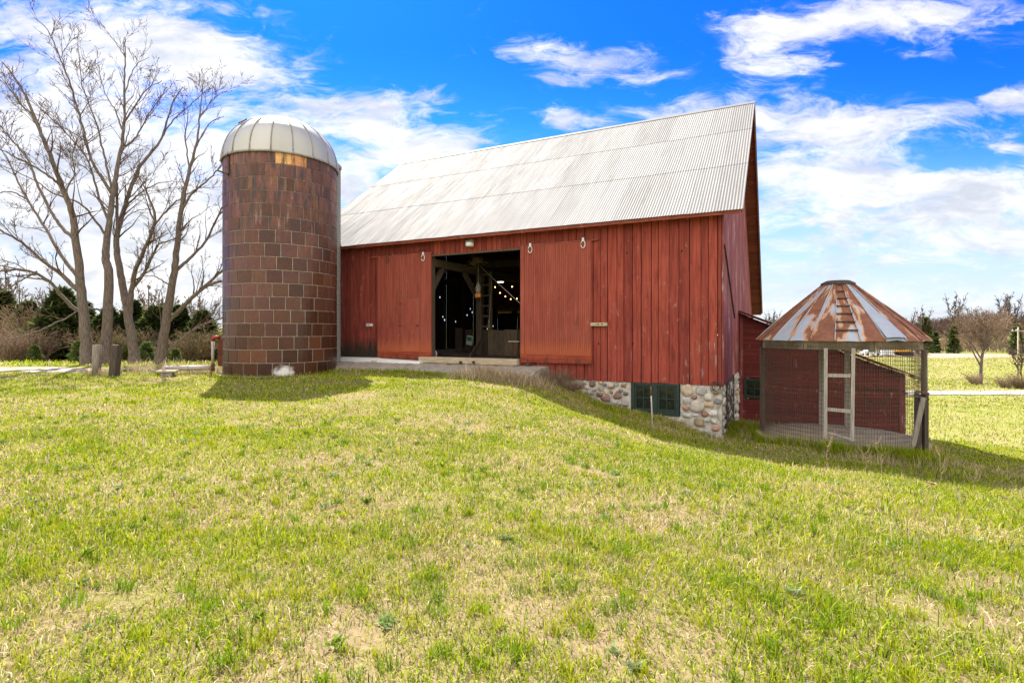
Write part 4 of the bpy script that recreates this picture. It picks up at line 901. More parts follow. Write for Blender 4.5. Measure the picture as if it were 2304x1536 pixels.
mb.add(V, [(i * 4 + k_, i * 4 + k_ + 1, (i + 1) * 4 + k_ + 1, (i + 1) * 4 + k_) for i in range(2) for k_ in range(3)], (.02,) * 3); pp = mb.build('roof_patch', m_rust, crib); pp['label'] = 'loose bluish grey replacement sheet lifted at the eave'
mb = MB(); mb.lathe([(TR + .02, ct_ - .03), (TR + .05, ct_ + .0), (TR + .045, ct_ + .035), (TR - .08, ct_ + .10), (0, ct_ + .115)], (CRIB[0], CRIB[1], 0), 20, smooth=False); mb.build('roof_cap', m_dark, crib)
m_beamw = simple('weathered_ring_beam', (.20, .165, .115), .9, var=.4, scale=3, bump=.5)
mb = MB(); NPst = 8; pa = [cang + (k_ + .5) * 2 * math.pi / NPst for k_ in range(NPst)]
for k_ in range(NPst):
    mb.bar(CC(pa[k_], CR, ce - .13), CC(pa[(k_ + 1) % NPst], CR, ce - .13), .06, .20)
mb.build('ring_beam', m_beamw, crib)
m_crp = simple('crib_post_wood', (.13, .11, .09), .9, var=.4, scale=3, stretch=(12, 12, 1), bump=.5)
sidea = math.asin(CR / math.hypot(*CRIB))
tl = cang + math.pi / 2 - sidea; tr_ = cang - math.pi / 2 + sidea
for a in (tl, tr_):
    mb = MB(); mb.bar(CC(a, CR - .03, cz - .15), CC(a, CR - .03, ce - .24), .09, .09); mb.build('post', m_crp, crib)
# wire: 2 x 4 inch welded mesh all round
mb = MB(); nv_ = int(2 * math.pi * CR / .0580)
def bow(z, a): return CR + .006 * math.sin(7 * a + 3 * z) + .01 * math.sin(3 * a + 1.3)
for i in range(nv_):
    a = i * 2 * math.pi / nv_; mb.tube([CC(a + .002 * math.sin(z * 5 + i), bow(z, a), z) for z in np.linspace(cz - .05, ce - .1, 6)], .0050, 3, smooth=False, cap=False)
zz = cz + .02
while zz < ce - .1:
    mb.tube([CC(a, bow(zz, a) + .004, zz + .008 * math.sin(4 * a + zz * 3)) for a in np.linspace(0, 2 * math.pi, 73)], .0046, 3, smooth=False, cap=False); zz += .102
mb.build('wire_mesh', m_wire, crib)
for a in np.arange(-1.5, 1.5, .21): c = CC(cang + a, CR + .006, -1.40); mb = MB(); mb.bbox(tuple(np.array(c) - (.028, .02, .028)), tuple(np.array(c) + (.028, .02, .028)), .005); mb.build('wire_clip', m_rustm, crib)
mb = MB(); mb.tube([CC(a, CR + .012, -1.40) for a in np.linspace(cang - 1.6, cang + 1.6, 40)], .005, 4); mb.build('tie_wire', m_rustm, crib)
# door frame at the front and matching posts at the back
def dpost(x, y0, y1, rr_, wd_, m, nm):
    for t in np.linspace(8, 20, 2400):
        p = at(x, 800, t)
        if math.hypot(p[0] - CRIB[0], p[1] - CRIB[1]) < rr_: break
    if nm == 'back':
        for t in np.linspace(20, 8, 2400):
            p = at(x, 800, t)
            if math.hypot(p[0] - CRIB[0], p[1] - CRIB[1]) < rr_: break
    return t
t0 = dpost(1858, 0, 0, CR + .03, 0, 0, ''); t1 = dpost(1918, 0, 0, CR + .03, 0, 0, '')
dp = MB(); A0, A1 = at(1858, 783, t0), at(1857, 985, t0); B0, B1 = at(1920, 783, t1), at(1917, 992, t1)
dp.bar(A1, A0, .075, .05, (.5, 1, 0)); dp.bar(B1, B0, .075, .05, (.5, 1, 0))
for y0_, y1_ in ((844, 845), (920, 925)): dp.bar(at(1862, y0_, t0), at(1914, y1_, t1), .04, .08, (0, 0, 1))
dp.bar(at(1862, 972, t0), at(1914, 987, t1), .03, .04)
dr = dp.build('door', m_grey, crib)
u0 = dpost(1850, 0, 0, CR - .05, 0, 0, 'back'); u1 = dpost(1906, 0, 0, CR - .05, 0, 0, 'back')
for x_, t in ((1849, u0), (1906, u1)):
    mb = MB(); q = at(x_, 800, t); mb.bar((q[0], q[1], cz - .05), (q[0], q[1], ce - .2), .14, .09, (.5, 1, 0)); mb.build('post', m_grey, crib)
mb = MB(); k_ = 36; th = np.linspace(0, 2 * math.pi, k_, endpoint=False); r_ = CR + .12
V = [CC(t, r_, z) for z in (cz - .6, cz + .03) for t in th]; mb.add(V, [tuple(range(k_, 2 * k_))] + [(i, (i + 1) % k_, k_ + (i + 1) % k_, k_ + i) for i in range(k_)]); mb.build('base_slab', m_concrete, crib)
# dark gate posts by the crib
def post_thing(name, p, h, wd_, m, lb, cat, lean=(0, 0), grp=None, rnd=False):
    g_ = gz(p[0], p[1]) if len(p) == 2 else p[2]
    mb = MB(); b = np.array((p[0], p[1], g_ - .15)); t = np.array((p[0] + lean[0], p[1] + lean[1], g_ + h))
    if rnd: mb.tube([b, b * .5 + t * .5 + rng.normal(0, .006, 3), t - (0, 0, .015), t], [wd_ / 2 * 1.04, wd_ / 2, wd_ / 2, wd_ / 2 * .9], 14)
    else: mb.bar(b, t, wd_, wd_ * .9)
    return tag(recenter(mb.build(name, m)), lb, cat, grp)
YP = 11.7
for xx, yt, yb, wd_, lb in ((2065, 886, 1003, .085, 'shorter dark wooden post beside the corn crib with rails nailed on top'), (2082, 882, 1022, .085, 'taller dark wooden post right of the leaning grey plank by the corn crib')):
    p, q = at(xx, yb, YP), at(xx, yt, YP); mb = MB(); mb.bar(p - (0, 0, .25), q, wd_, wd_); tag(recenter(mb.build('gate_post', m_dark)), lb, 'post', 'gate posts by the corn crib')
mb = MB(); mb.bar(at(2078, 894, YP - .15), at(2054, 1003, YP - .15), .10, .035, (0, 1, 0)); tag(recenter(mb.build('leaning_plank', simple('worn_plank', (.25, .215, .18), .9, var=.35, scale=3, stretch=(12, 12, 1), bump=.5))), 'grey plank leaning across the dark gate posts beside the corn crib', 'plank')
for p, q, lb in (((2060, 880), (2090, 886), 'upper dark rail laid across the gate posts by the corn crib'), ((2056, 890), (2090, 898), 'lower dark rail nailed across the gate posts by the corn crib')):
    mb = MB(); mb.bar(at(*p, YP - .09), at(*q, YP - .09), .03, .045); tag(recenter(mb.build('gate_rail', m_dark)), lb, 'rail', 'gate rails by the corn crib')

# ------------------------------------------------------------------ small things left of the silo
p = at(217, 842, 17.6); m_postw = simple('pale_post_wood', (.25, .215, .17), .9, var=.4, scale=3, stretch=(14, 14, 1), bump=.6); post_thing('round_post', (p[0], p[1], p[2]), .97, .25, m_postw, 'pale weathered round post standing in the grass left of the dark square post', 'post', (.02, 0), None, True)
p = at(256, 849, 17.2); post_thing('charred_post', (p[0], p[1], p[2]), 1.04, .23, m_dark, 'dark charred square post leaning right in the grass', 'post', (.09, 0))
YV = 17.9
pipe = empty('steel_pipe', tuple(at(420, 842, YV)), 0, 'old steel pipe lying on a block and rising to a red elbow beside the silo', 'pipe')
m_pipe = simple('worn_pipe', (.42, .37, .33), .6, .2, var=.35, scale=5, stretch=(2, 8, 8)); m_redp = simple('red_pipe_paint', (.30, .03, .022), .5)
mb = MB(); mb.tube([at(375, 828, YV), at(474, 827, YV)], .085, 12); mb.tube([at(419, 828, YV), at(426, 828, YV)], .10, 12); mb.build('horizontal_pipe', m_pipe, pipe)
mb = MB(); mb.tube([at(474, 826, YV), at(478, 828, YV), at(479, 835, YV)], [.075, .085, .06], 10); mb.tube([at(479, 824, YV), at(479, 818, YV)], .07, 10); mb.build('lower_elbow', m_rustm, pipe)
mb = MB(); mb.tube([at(479, 820, YV), at(479, 768, YV)], .05, 12); mb.build('standpipe', m_pipe, pipe)
mb = MB(); mb.tube([at(479, 769, YV), at(479, 763, YV), at(481, 759.5, YV), at(485, 758.5, YV), at(494, 758.5, YV)], [.065, .062, .06, .06, .06], 12); mb.build('upper_elbow', m_redp, pipe)
mb = MB(); mb.tube([at(372, 845, YV), at(372, 824, YV)], .07, 10); mb.build('pipe_end', m_pipe, pipe)
mb = MB(); V = [at(x, y, Y) for Y in (18.3, 18.36) for x, y in ((490, 823), (505, 824), (505, 770), (495, 757), (490, 757))]; mb.add(V, [(0, 1, 2, 3, 4), (9, 8, 7, 6, 5)] + [(i, i + 5, (i + 1) % 5 + 5, (i + 1) % 5) for i in range(5)])
tag(recenter(mb.build('red_board', m_rail)), 'narrow red board standing against the left side of the silo', 'board')
c = at(377, 846, 16.9); bk = empty('concrete_block', tuple(c), .3, 'dark block with a pale slab on top under the pipe end in the grass', 'block')
fr = np.array(Matrix.Translation(c) @ Matrix.Rotation(.3, 4, 'Z')); mb = MB(fr); mb.bbox((-.16, -.15, -.2), (.16, .15, .13), .02); mb.build('block', m_rub, bk); mb = MB(fr); mb.bbox((-.27, -.2, .133), (.27, .2, .19), .012); mb.build('slab', m_concrete, bk)
mb = MB(); mb.bar(at(340, 834, 18.1), at(385, 833, 18.1), .06, .06); tag(recenter(mb.build('loose_plank', m_grey)), 'weathered plank lying in dry grass left of the block', 'plank')
c = at(287, 835, 18.4); mb = MB(); mb.tube([c + (-.12, 0, -.1), c + (-.12, 0, .03), c + (.12, 0, .03), c + (.12, 0, -.1)], .03, 6); tag(recenter(mb.build('iron_loop', m_iron)), 'low iron loop in the grass right of the charred post', 'iron')

# ------------------------------------------------------------------ BARE TREES
m_bark = simple('grey_brown_bark', (.16, .128, .105), .95, var=.55, scale=3.2, stretch=(9, 9, 1.3), bump=1.0)
m_twig = simple('twig_bark', (.10, .062, .042), .95, var=.3, scale=6, bump=.3)
m_bud = simple('spring_buds', (.27, .15, .08), .9, var=.4, scale=20, bump=0)
class Tubes:
    """many tapering tubes gathered into one quad array"""
    def __init__(s): s.V = []; s.F = []; s.n = 0
    def add(s, P, rad, k=3):
        P = np.asarray(P, float); m_ = len(P); T = np.gradient(P, axis=0); T /= np.linalg.norm(T, axis=1)[:, None] + 1e-12
        ref = np.array((0, 0, 1.)) if abs(T[:, 2].mean()) < .8 else np.array((1., 0, 0))
        A = np.cross(T, ref); A /= np.linalg.norm(A, axis=1)[:, None] + 1e-12; B_ = np.cross(T, A); th = np.arange(k) * 2 * np.pi / k
        V = P[:, None] + np.asarray(rad)[:, None, None] * (np.cos(th)[None, :, None] * A[:, None] + np.sin(th)[None, :, None] * B_[:, None])
        s.V.append(V.reshape(-1, 3)); i = np.arange(m_ - 1)[:, None] * k; j = np.arange(k)[None]
        s.F.append(np.stack([i + j, i + k + j, i + k + (j + 1) % k, i + (j + 1) % k], -1).reshape(-1, 4) + s.n); s.n += m_ * k
    def build(s, name, mat, parent=None, base=(0, 0, 0), smooth=True):
        o = raw(name, np.concatenate(s.V) - np.array(base), np.concatenate(s.F), 4, mat, None, smooth)
        if parent is not None: o.parent = parent; WM[o.name] = WM[parent.name]
        return o
def spline(P, m_):
    P = np.asarray(P, float); n_ = len(P); t = np.linspace(0, n_ - 1, m_); out = []
    Q = np.vstack([2 * P[0] - P[1], P, 2 * P[-1] - P[-2]])
    for x in t:
        i = min(int(x), n_ - 2); f = x - i; p0, p1, p2, p3 = Q[i:i + 4]
        out.append(.5 * ((2 * p1) + (p2 - p0) * f + (2 * p0 - 5 * p1 + 4 * p2 - p3) * f * f + (3 * p1 - p0 - 3 * p2 + p3) * f ** 3))
    return np.array(out)
def twigs(T, P, rad, rg, level, dens, lmax, rmin, stats, up=.35, t0=.12):
    """side shoots along the polyline P"""
    seg = np.linalg.norm(np.diff(P, axis=0), axis=1); tot = seg.sum(); cnt = rg.poisson(dens * tot)
    cum = np.append(0, np.cumsum(seg)) / tot
    for _ in range(cnt):
        t = rg.uniform(t0, 1); i = min(np.searchsorted(cum, t) - 1, len(P) - 2); i = max(i, 0); f = (t - cum[i]) / (cum[i + 1] - cum[i] + 1e-9)
        p = P[i] * (1 - f) + P[i + 1] * f; r0 = (rad[i] * (1 - f) + rad[i + 1] * f) * rg.uniform(.35, .6)
        dr_ = P[i + 1] - P[i]; dr_ /= np.linalg.norm(dr_) + 1e-9
        q = rg.normal(0, 1, 3); q -= dr_ * (q @ dr_); q /= np.linalg.norm(q) + 1e-9
        d_ = dr_ * rg.uniform(.55, .95) + q * rg.uniform(.45, .9); d_[2] += up * rg.uniform(0, 1); d_ /= np.linalg.norm(d_)
        ln = lmax * rg.uniform(.35, 1) * (1.15 - .6 * t); ns = 5 if level else 4; pts = [p]
        for s_ in range(ns - 1):
            d_ = d_ + rg.normal(0, .16, 3) + (0, 0, up * .12); d_ /= np.linalg.norm(d_); pts.append(pts[-1] + d_ * ln / (ns - 1))
        pts = np.array(pts); r0 = max(min(r0, ln * .022), rmin); rr_ = np.linspace(r0, rmin * .7, ns); T.add(pts, rr_, 3 if r0 < .03 else 5); stats.append(pts[-1])
        if level > 0: twigs(T, pts, rr_, rg, level - 1, dens * 1.5, ln * .5, rmin, stats, up, .15)
def traced_tree(label, Y, limbs, twigseed, dens=2.7):
    """limbs: (list of crop points, base radius, tip radius, depth drift); the first is the trunk"""
    rg = np.random.default_rng(twigseed); S = 929 / 520
    root_p = at(limbs[0][0][0][0] / S, limbs[0][0][0][1] / S, Y); root_p[2] = gz(root_p[0], root_p[1]) - .1
    t = empty('bare_tree', tuple(root_p), 0, label, 'tree', 'bare trees left of the silo')
    T1 = Tubes(); T2 = Tubes(); T3 = Tubes(); tips = []; trunk = None
    for li, (pts, r0, r1, drift) in enumerate(limbs):
        n_ = len(pts); P = []
        dep0 = 0.
        if li and trunk is not None:
            p = at(pts[0][0] / S, pts[0][1] / S, Y); dd = np.linalg.norm((trunk - p)[:, [0, 2]], axis=1); dep0 = trunk[np.argmin(dd), 1] - Y
        for i, q in enumerate(pts): P.append(at(q[0] / S, q[1] / S, Y + dep0 + drift * (i / (n_ - 1)) ** 1.2))
        P = np.array(P)
        if li == 0: P[0] = root_p
        m_ = max(10, n_ * 5); Q = spline(P, m_)
        Q[1:-1] += rg.normal(0, .012, Q[1:-1].shape)
        r0 *= .74; rad = r1 + (r0 - r1) * (1 - np.linspace(0, 1, m_)) ** 1.25
        if li == 0: rad[:4] *= np.array((1.45, 1.25, 1.12, 1.04)); 
        (T1 if r0 > .16 else T2).add(Q, rad, 10 if r0 > .16 else 7)
        if li == 0: trunk = Q
        elif r0 > .16: trunk = np.vstack([trunk, Q])
        twigs(T3, Q, rad, rg, 2, dens * (.6 if li == 0 else 1), 2.5, .0078, tips, .40, .42 if li == 0 else .22)
    T1.build('trunk', m_bark, t, root_p)
    if T2.V: T2.build('limbs', m_bark, t, root_p)
    T3.build('twigs', m_twig, t, root_p)
    tips = np.array(tips); tips = tips[rg.random(len(tips)) < .22]; m_ = len(tips); a = rg.normal(0, .020, (m_, 4, 3)); V = (tips[:, None] + a).reshape(-1, 3) - root_p
    raw_b = raw('buds', V, np.arange(m_ * 4).reshape(-1, 4), 4, m_bud); raw_b.parent = t; raw_b['kind'] = 'stuff'; WM[raw_b.name] = WM[t.name]
    return t
traced_tree('bare grey tree farthest left, leaning with long limbs reaching out over the gravel', 22.5, [
    ([(352, 1468), (342, 1340), (330, 1200), (318, 1070), (302, 940), (288, 850), (245, 740), (195, 610), (150, 500), (100, 380), (50, 300), (8, 250)], .30, .02, -1.5),
    ([(326, 1180), (255, 1110), (180, 1055), (100, 985), (40, 945), (-30, 910)], .13, .03, -2.0), ([(322, 1125), (272, 1060), (222, 985), (175, 905), (108, 800), (60, 700), (20, 620), (-30, 580)], .12, .02, 2.2),
    ([(306, 1245), (250, 1190), (190, 1125), (100, 1085), (0, 1090), (-40, 1100)], .11, .03, -2.8), ([(306, 965), (250, 915), (205, 850), (150, 740), (112, 640), (45, 560), (0, 505), (-40, 460)], .11, .02, 1.5),
    ([(150, 1090), (80, 1130), (10, 1170), (-40, 1190)], .05, .02, -1), ([(245, 745), (170, 690), (80, 640), (0, 600)], .07, .02, -1.4), ([(195, 610), (130, 470), (85, 420), (20, 330), (-10, 300)], .06, .015, 1),
    ([(288, 850), (270, 760), (300, 700), (290, 630), (310, 560)], .05, .012, -1), ([(108, 800), (40, 770), (-20, 780)], .05, .015, -.8)], 3)
traced_tree('tallest bare grey tree, its straight trunk second from the left', 23.2, [
    ([(420, 1468), (432, 1280), (438, 1110), (425, 1040), (428, 970), (442, 880), (456, 770), (472, 670), (490, 570), (500, 470), (500, 340), (503, 230), (502, 150)], .29, .018, 1.0),
    ([(432, 960), (385, 890), (325, 820), (220, 780), (130, 720), (0, 660)], .08, .015, -2), ([(446, 775), (400, 700), (365, 640), (345, 560), (312, 440), (272, 310), (230, 205), (190, 120), (135, 70)], .10, .014, -1.8),
    ([(452, 780), (425, 650), (400, 540), (372, 450), (332, 350), (318, 230), (310, 150)], .07, .012, 1.8), ([(438, 890), (400, 800), (378, 720), (340, 620), (268, 540), (180, 450), (100, 390)], .08, .014, 1.5),
    ([(494, 500), (540, 430), (590, 360), (650, 325)], .06, .012, -1.2), ([(490, 520), (462, 440), (420, 370), (395, 260)], .05, .012, 1.2), ([(500, 380), (540, 270), (600, 230)], .04, .01, .8), ([(480, 600), (540, 560), (590, 470), (640, 400), (672, 350)], .06, .012, 1.5),
    ([(503, 230), (470, 180), (430, 125)], .035, .01, .5), ([(405, 1248), (340, 1240), (250, 1285), (130, 1340), (0, 1372), (-40, 1380)], .06, .02, -2.5), ([(272, 310), (250, 220), (300, 150)], .03, .01, .5)], 4)
traced_tree('bare grey tree third from the left, forked low with a slanting trunk', 24.0, [
    ([(545, 1468), (522, 1310), (502, 1190), (482, 1080), (466, 980), (482, 900), (512, 800), (550, 690), (602, 620), (652, 550), (692, 420), (735, 350)], .27, .02, 1.2),
    ([(516, 1270), (530, 1160), (545, 1080), (582, 1000), (622, 880), (600, 800), (575, 740), (545, 690)], .17, .02, -1.5), ([(530, 1165), (580, 1095), (622, 1010), (640, 980), (700, 960), (760, 900)], .10, .02, -2), 
    ([(600, 935), (650, 870), (735, 790), (830, 745)], .08, .015, 1.5), ([(502, 835), (560, 780), (640, 735), (740, 730)], .06, .012, -1), ([(652, 550), (700, 480), (800, 390), (850, 345)], .05, .012, .8), ([(482, 900), (540, 850), (620, 840)], .04, .012, 1),
    ([(470, 1010), (470, 830), (468, 700), (480, 640), (510, 560), (520, 500)], .10, .015, -1)], 5)
traced_tree('bare grey tree nearest the silo, leaning with low limbs running behind it', 24.6, [
    ([(640, 1468), (660, 1335), (682, 1200), (702, 1085), (716, 950), (732, 820), (762, 680), (790, 585), (802, 470), (815, 340)], .30, .018, -.8),
    ([(668, 1290), (725, 1245), (800, 1170), (890, 1090), (980, 1010)], .16, .05, 2.2), ([(672, 1300), (740, 1225), (830, 1150), (900, 1130), (980, 1110)], .11, .05, 1.2), ([(704, 1090), (760, 1040), (832, 960), (890, 840), (940, 760)], .11, .03, 1.8), ([(720, 880), (762, 790), (850, 710), (925, 630)], .09, .02, -1),
    ([(640, 1445), (705, 1385), (785, 1320), (900, 1275), (980, 1240)], .09, .03, 1.0), ([(652, 1360), (640, 1200), (655, 1150)], .03, .01, -1), ([(762, 680), (745, 560), (755, 460), (745, 400)], .05, .012, 1), ([(790, 590), (840, 500), (900, 470)], .045, .012, -.6), ([(690, 1150), (620, 1110), (560, 1115)], .05, .015, -1.2), ([(800, 480), (850, 400), (855, 345)], .035, .01, .5)], 6)

# ------------------------------------------------------------------ generic plants
def bare_mesh(seed, h, spread, r0, dens, lm, rmin, forks=5, base=.35):
    rg = np.random.default_rng(seed); T = Tubes(); TT = Tubes(); tips = []
    tr_ = np.array([(0, 0, -.2), (rg.normal(0, .1), rg.normal(0, .1), h * base), (rg.normal(0, .3), rg.normal(0, .3), h * .7), (rg.normal(0, .4), rg.normal(0, .4), h)]); Q = spline(tr_, 12); rad = np.linspace(r0, rmin * 2, 12); T.add(Q, rad, 6)
    twigs(TT, Q, rad, rg, 2, dens, lm, rmin, tips, .4, .35)
    for k_ in range(forks):
        a = k_ * 2.4 + rg.random(); i = rg.integers(3, 7); p = Q[i]; e = p + np.array((math.cos(a) * spread * rg.uniform(.5, 1), math.sin(a) * spread * rg.uniform(.5, 1), (h - p[2]) * rg.uniform(.6, .98)))
        m_ = (p + e) / 2 + np.array((math.cos(a), math.sin(a), 0)) * spread * .12; q = spline([p, m_, e], 9); rr_ = np.linspace(rad[i] * .6, rmin * 1.5, 9); T.add(q, rr_, 5); twigs(TT, q, rr_, rg, 2, dens, lm, rmin, tips, .4, .25)
    return T, TT
def plant(name, loc_, parts, lb, cat, grp, rz=0, sc_=1.):
    t = empty(name, tuple(loc_), rz, lb, cat, grp); t.scale = (sc_,) * 3
    for nm, me in parts:
        o = bpy.data.objects.new(nm, me); COL.objects.link(o); o.parent = t
    return t
def strip(o): me = o.data; bpy.data.objects.remove(o); return me
BARE = []
for sd, h, sp, r0, dn in ((11, 11, 3.0, .16, 2.2), (12, 12.5, 2.2, .17, 2.2), (13, 9.5, 3.4, .15, 2.4)):
    T, TT = bare_mesh(sd, h, sp, r0, dn, 2.1, .036, 7); BARE.append([('trunk', strip(T.build('trunk', m_bark))), ('twigs', strip(TT.build('twigs', m_twig)))])
def needle_mesh(seed, h, r, n_, size, dark=1., droop=.35):
    rg = np.random.default_rng(seed); t = rg.random(n_) ** .8; z = h * (.04 + .94 * t); ring = np.floor(t * 16) / 16; rr_ = r * (1 - t) ** .85 * (.35 + .65 * rg.random(n_) ** .5) * (.8 + .35 * np.sin(ring * 40) ** 2) + .05
    a = rg.random(n_) * 2 * np.pi; a = a + .25 * np.sin(a * 7 + ring * 30); rr_ = rr_ * (.72 + .38 * np.sin(a * 3 + ring * 55 + seed)) * (.8 + .4 * rg.random(n_))
    C_ = np.stack([rr_ * np.cos(a), rr_ * np.sin(a), z - droop * rr_ * .5], 1); out = np.stack([np.cos(a), np.sin(a), -.25 + .5 * t], 1) + rg.normal(0, .35, (n_, 3)); out /= np.linalg.norm(out, axis=1)[:, None]
    sd = np.cross(out, (0, 0, 1.)) + rg.normal(0, .3, (n_, 3)); sd /= np.linalg.norm(sd, axis=1)[:, None]; s_ = size * rg.uniform(.6, 1.4, n_)[:, None]
    V = np.stack([C_ - sd * s_ * .22, C_ + sd * s_ * .22, C_ + out * s_ * .8 + sd * s_ * .1, C_ + out * s_ - sd * s_ * .05], 1).reshape(-1, 3)
    col = np.array((.052, .072, .026)) * dark * rg.uniform(.6, 1.5, (n_, 1)) + np.array((.012, .012, 0)) * rg.random((n_, 1)); col[rg.random(n_) < .12] *= (2.6, 2.2, 1.6)
    return V, np.arange(n_ * 4).reshape(-1, 4), np.repeat(col, 4, 0)
def leafmat(name, tr=.25):
    m = bpy.data.materials.new(name); m.use_nodes = True; nt = m.node_tree; nt.nodes.remove(nt.nodes['Principled BSDF']); n = NT(nt); out = nt.nodes['Material Output']
    c = n.attr('tint'); d_ = n.new('ShaderNodeBsdfDiffuse'); n.put(d_.inputs[0], c); t = n.new('ShaderNodeBsdfTranslucent'); n.put(t.inputs[0], c); mx_ = n.new('ShaderNodeMixShader'); mx_.inputs[0].default_value = tr
    n.nt.links.new(d_.outputs[0], mx_.inputs[1]); n.nt.links.new(t.outputs[0], mx_.inputs[2]); n.nt.links.new(mx_.outputs[0], out.inputs[0]); return m
m_leaf = leafmat('foliage', .25); m_blade = leafmat('grass_blades', .35)
def conifer_parts(seed, h, r, n_, size, dark=1.):
    V, Fq, c = needle_mesh(seed, h, r, n_, size, dark); me = strip(raw('crown', V, Fq, 4, m_leaf, c)); T = Tubes(); T.add(np.array([(0, 0, -.2), (0, 0, h * .5), (0, 0, h * .97)]), [r * .09, r * .05, .02], 7)
    rg = np.random.default_rng(seed)
    for k_ in range(26): z = h * rg.uniform(.05, .9); a = rg.random() * 6.28; q = r * (1 - z / h) * .8; T.add(np.array([(0, 0, z), (q * .5 * math.cos(a), q * .5 * math.sin(a), z - .02 * q), (q * math.cos(a), q * math.sin(a), z - .15 * q)]), [.04, .025, .01], 4)
    return [('crown', me), ('trunk', strip(T.build('trunk', m_bark)))]
CON = [conifer_parts(21, 3.2, 1.75, 8000, .30, 1.1), conifer_parts(22, 3.8, 1.5, 7000, .32, .95), conifer_parts(23, 10, 2.3, 3600, .85, 1.7)]
def bush_parts(seed, h, r, stems, rmin, green=0, gcol=(.09, .13, .02)):
    rg = np.random.default_rng(seed); T = Tubes(); tips = []
    for k_ in range(stems):
        a = rg.random() * 6.28; b = np.array((math.cos(a), math.sin(a), 0)) * r * .35 * rg.random(); e = b + np.array((math.cos(a) * r * rg.uniform(.2, 1), math.sin(a) * r * rg.uniform(.2, 1), h * rg.uniform(.45, 1)))
        q = spline([b, (b + e) / 2 + rg.normal(0, .08 * r, 3) + (0, 0, .15 * h), e], 7); rr_ = np.linspace(rmin * 2.4, rmin, 7); T.add(q, rr_, 3); twigs(T, q, rr_, rg, 1, 3.5 / max(h, .5), h * .42, rmin * .8, tips, .15, .1)
    out = [('stems', strip(T.build('stems', m_brush)))]
    if green:
        tp = np.array(tips); i = rg.integers(0, len(tp), green); C_ = tp[i] * rg.uniform(.55, 1, (green, 1)) + rg.normal(0, .1 * r, (green, 3)); C_[:, 2] = np.maximum(C_[:, 2], .03)
        V = (C_[:, None] + rg.normal(0, .045 * max(1, h / 2), (green, 4, 3))).reshape(-1, 3); col = np.array(gcol) * rg.uniform(.5, 1.6, (green, 1)); out.append(('leaves', strip(raw('leaves', V, np.arange(green * 4).reshape(-1, 4), 4, m_leaf, np.repeat(col, 4, 0)))))
    return out
m_brush = simple('brush_twigs', (.24, .165, .105), .95, var=.35, scale=5, bump=.2)
BUSH = [bush_parts(31, 2.6, 2.2, 110, .011), bush_parts(32, 2.2, 1.8, 90, .010, 2600, (.075, .095, .022)), bush_parts(33, 3.0, 2.4, 120, .012, 900, (.12, .10, .04))]
def gl(x, Y): p = at(x, 800, Y); return np.array((p[0], Y, gz(p[0], Y) - .03))
# conifers and brush behind the bare trees
for k_, (x, Y, kd, s_, lb) in enumerate(((140, 31, 0, 1.30, 'broad dark spruce left of the leftmost bare trunk'), (190, 33, 1, .95, 'dark spruce half hidden behind the leftmost bare trunk'), (245, 32, 0, 1.0, 'dark spruce between the two left bare trunks'), (300, 33, 1, 1.0, 'dark spruce behind the forked bare trunk'),
        (350, 32, 0, 1.05, 'dark spruce just left of the trunk nearest the silo'), (405, 33, 1, .95, 'dark spruce right of the trunk nearest the silo'), (455, 32, 0, 1.0, 'dark spruce beside the left edge of the silo'), (66, 36, 1, 1.0, 'smaller spruce far left beyond the brown brush'), (10, 44, 1, 1.3, 'spruce at the far left edge of the hedge'))):
    plant('spruce', gl(x, Y), CON[kd], lb, 'spruce', 'spruces behind the bare trees', k_ * 1.3, s_)
for k_, (x, Y, kd, s_, lb) in enumerate(((20, 28, 0, 0.72, 'tangled brown brush at the far left edge'), (75, 28.5, 0, 0.68, 'tangled brown brush left of the broad dark spruce'), (-30, 29, 2, 0.72, 'brown brush running out of view on the left'), (45, 34, 2, 1.15, 'taller brown brush behind the far left tangle'),
        (212, 30, 2, 0.65, 'brown brush between the pale round post and the left trunk'), (285, 30, 1, .75, 'olive green shrub behind the charred post'), (330, 31, 2, 0.68, 'brown brush between the forked trunk and the right trunk'), (395, 29.5, 1, 0.61, 'olive shrub behind the steel pipe'), (440, 29, 2, 0.61, 'brown brush with pale stems behind the steel pipe'), (482, 30, 1, .95, 'olive shrub tucked against the silo edge'), (110, 38, 2, 1.3, 'brown brush showing above the broad dark spruce'), (262, 38, 2, 1.35, 'brown brush showing above the hedge between trunks'), (370, 38, 2, 1.3, 'brown brush high behind the right bare trunk'), (450, 38, 1, 1.35, 'green brown shrub high behind the hedge by the silo'))):
    plant('brush_shrub', gl(x, Y), BUSH[kd], lb, 'shrub', 'shrubs behind the bare trees', k_ * 1.7, s_)
YCON = conifer_parts(24, 1.1, .5, 1500, .16, 2.2)
for k_, (x, Y, s_, lb) in enumerate(((178, 27, 1, 'little yellow green spruce at the foot of the leftmost trunk'), (330, 27.5, 1, 'little yellow green spruce between the middle and right trunks'), (395, 27, .7, 'smallest yellow green spruce right of the trunk nearest the silo'), (78, 27.5, .8, 'little yellow green spruce in front of the brown brush'))):
    plant('young_spruce', gl(x, Y), YCON, lb, 'spruce', 'young spruces under the bare trees', k_, s_)
for k_, (x, Y, kd, s_, lb) in enumerate(((8, 70, 1, .8, 'thin bare tree far away at the left edge'), (40, 75, 0, .75, 'small bare tree far away left of the spruce'), (120, 85, 2, .9, 'distant bare tree above the broad dark spruce'), (330, 80, 1, .75, 'distant bare tree seen between the right trunks'), (378, 85, 0, .8, 'distant bare tree seen right of the last trunk'), (455, 80, 2, .85, 'distant bare tree just left of the silo'), (-60, 70, 0, .9, 'distant bare tree beyond the left edge'))):
    plant('distant_bare_tree', gl(x, Y), BARE[kd], lb, 'tree', 'distant bare trees on the left', k_ * 2.1, s_)

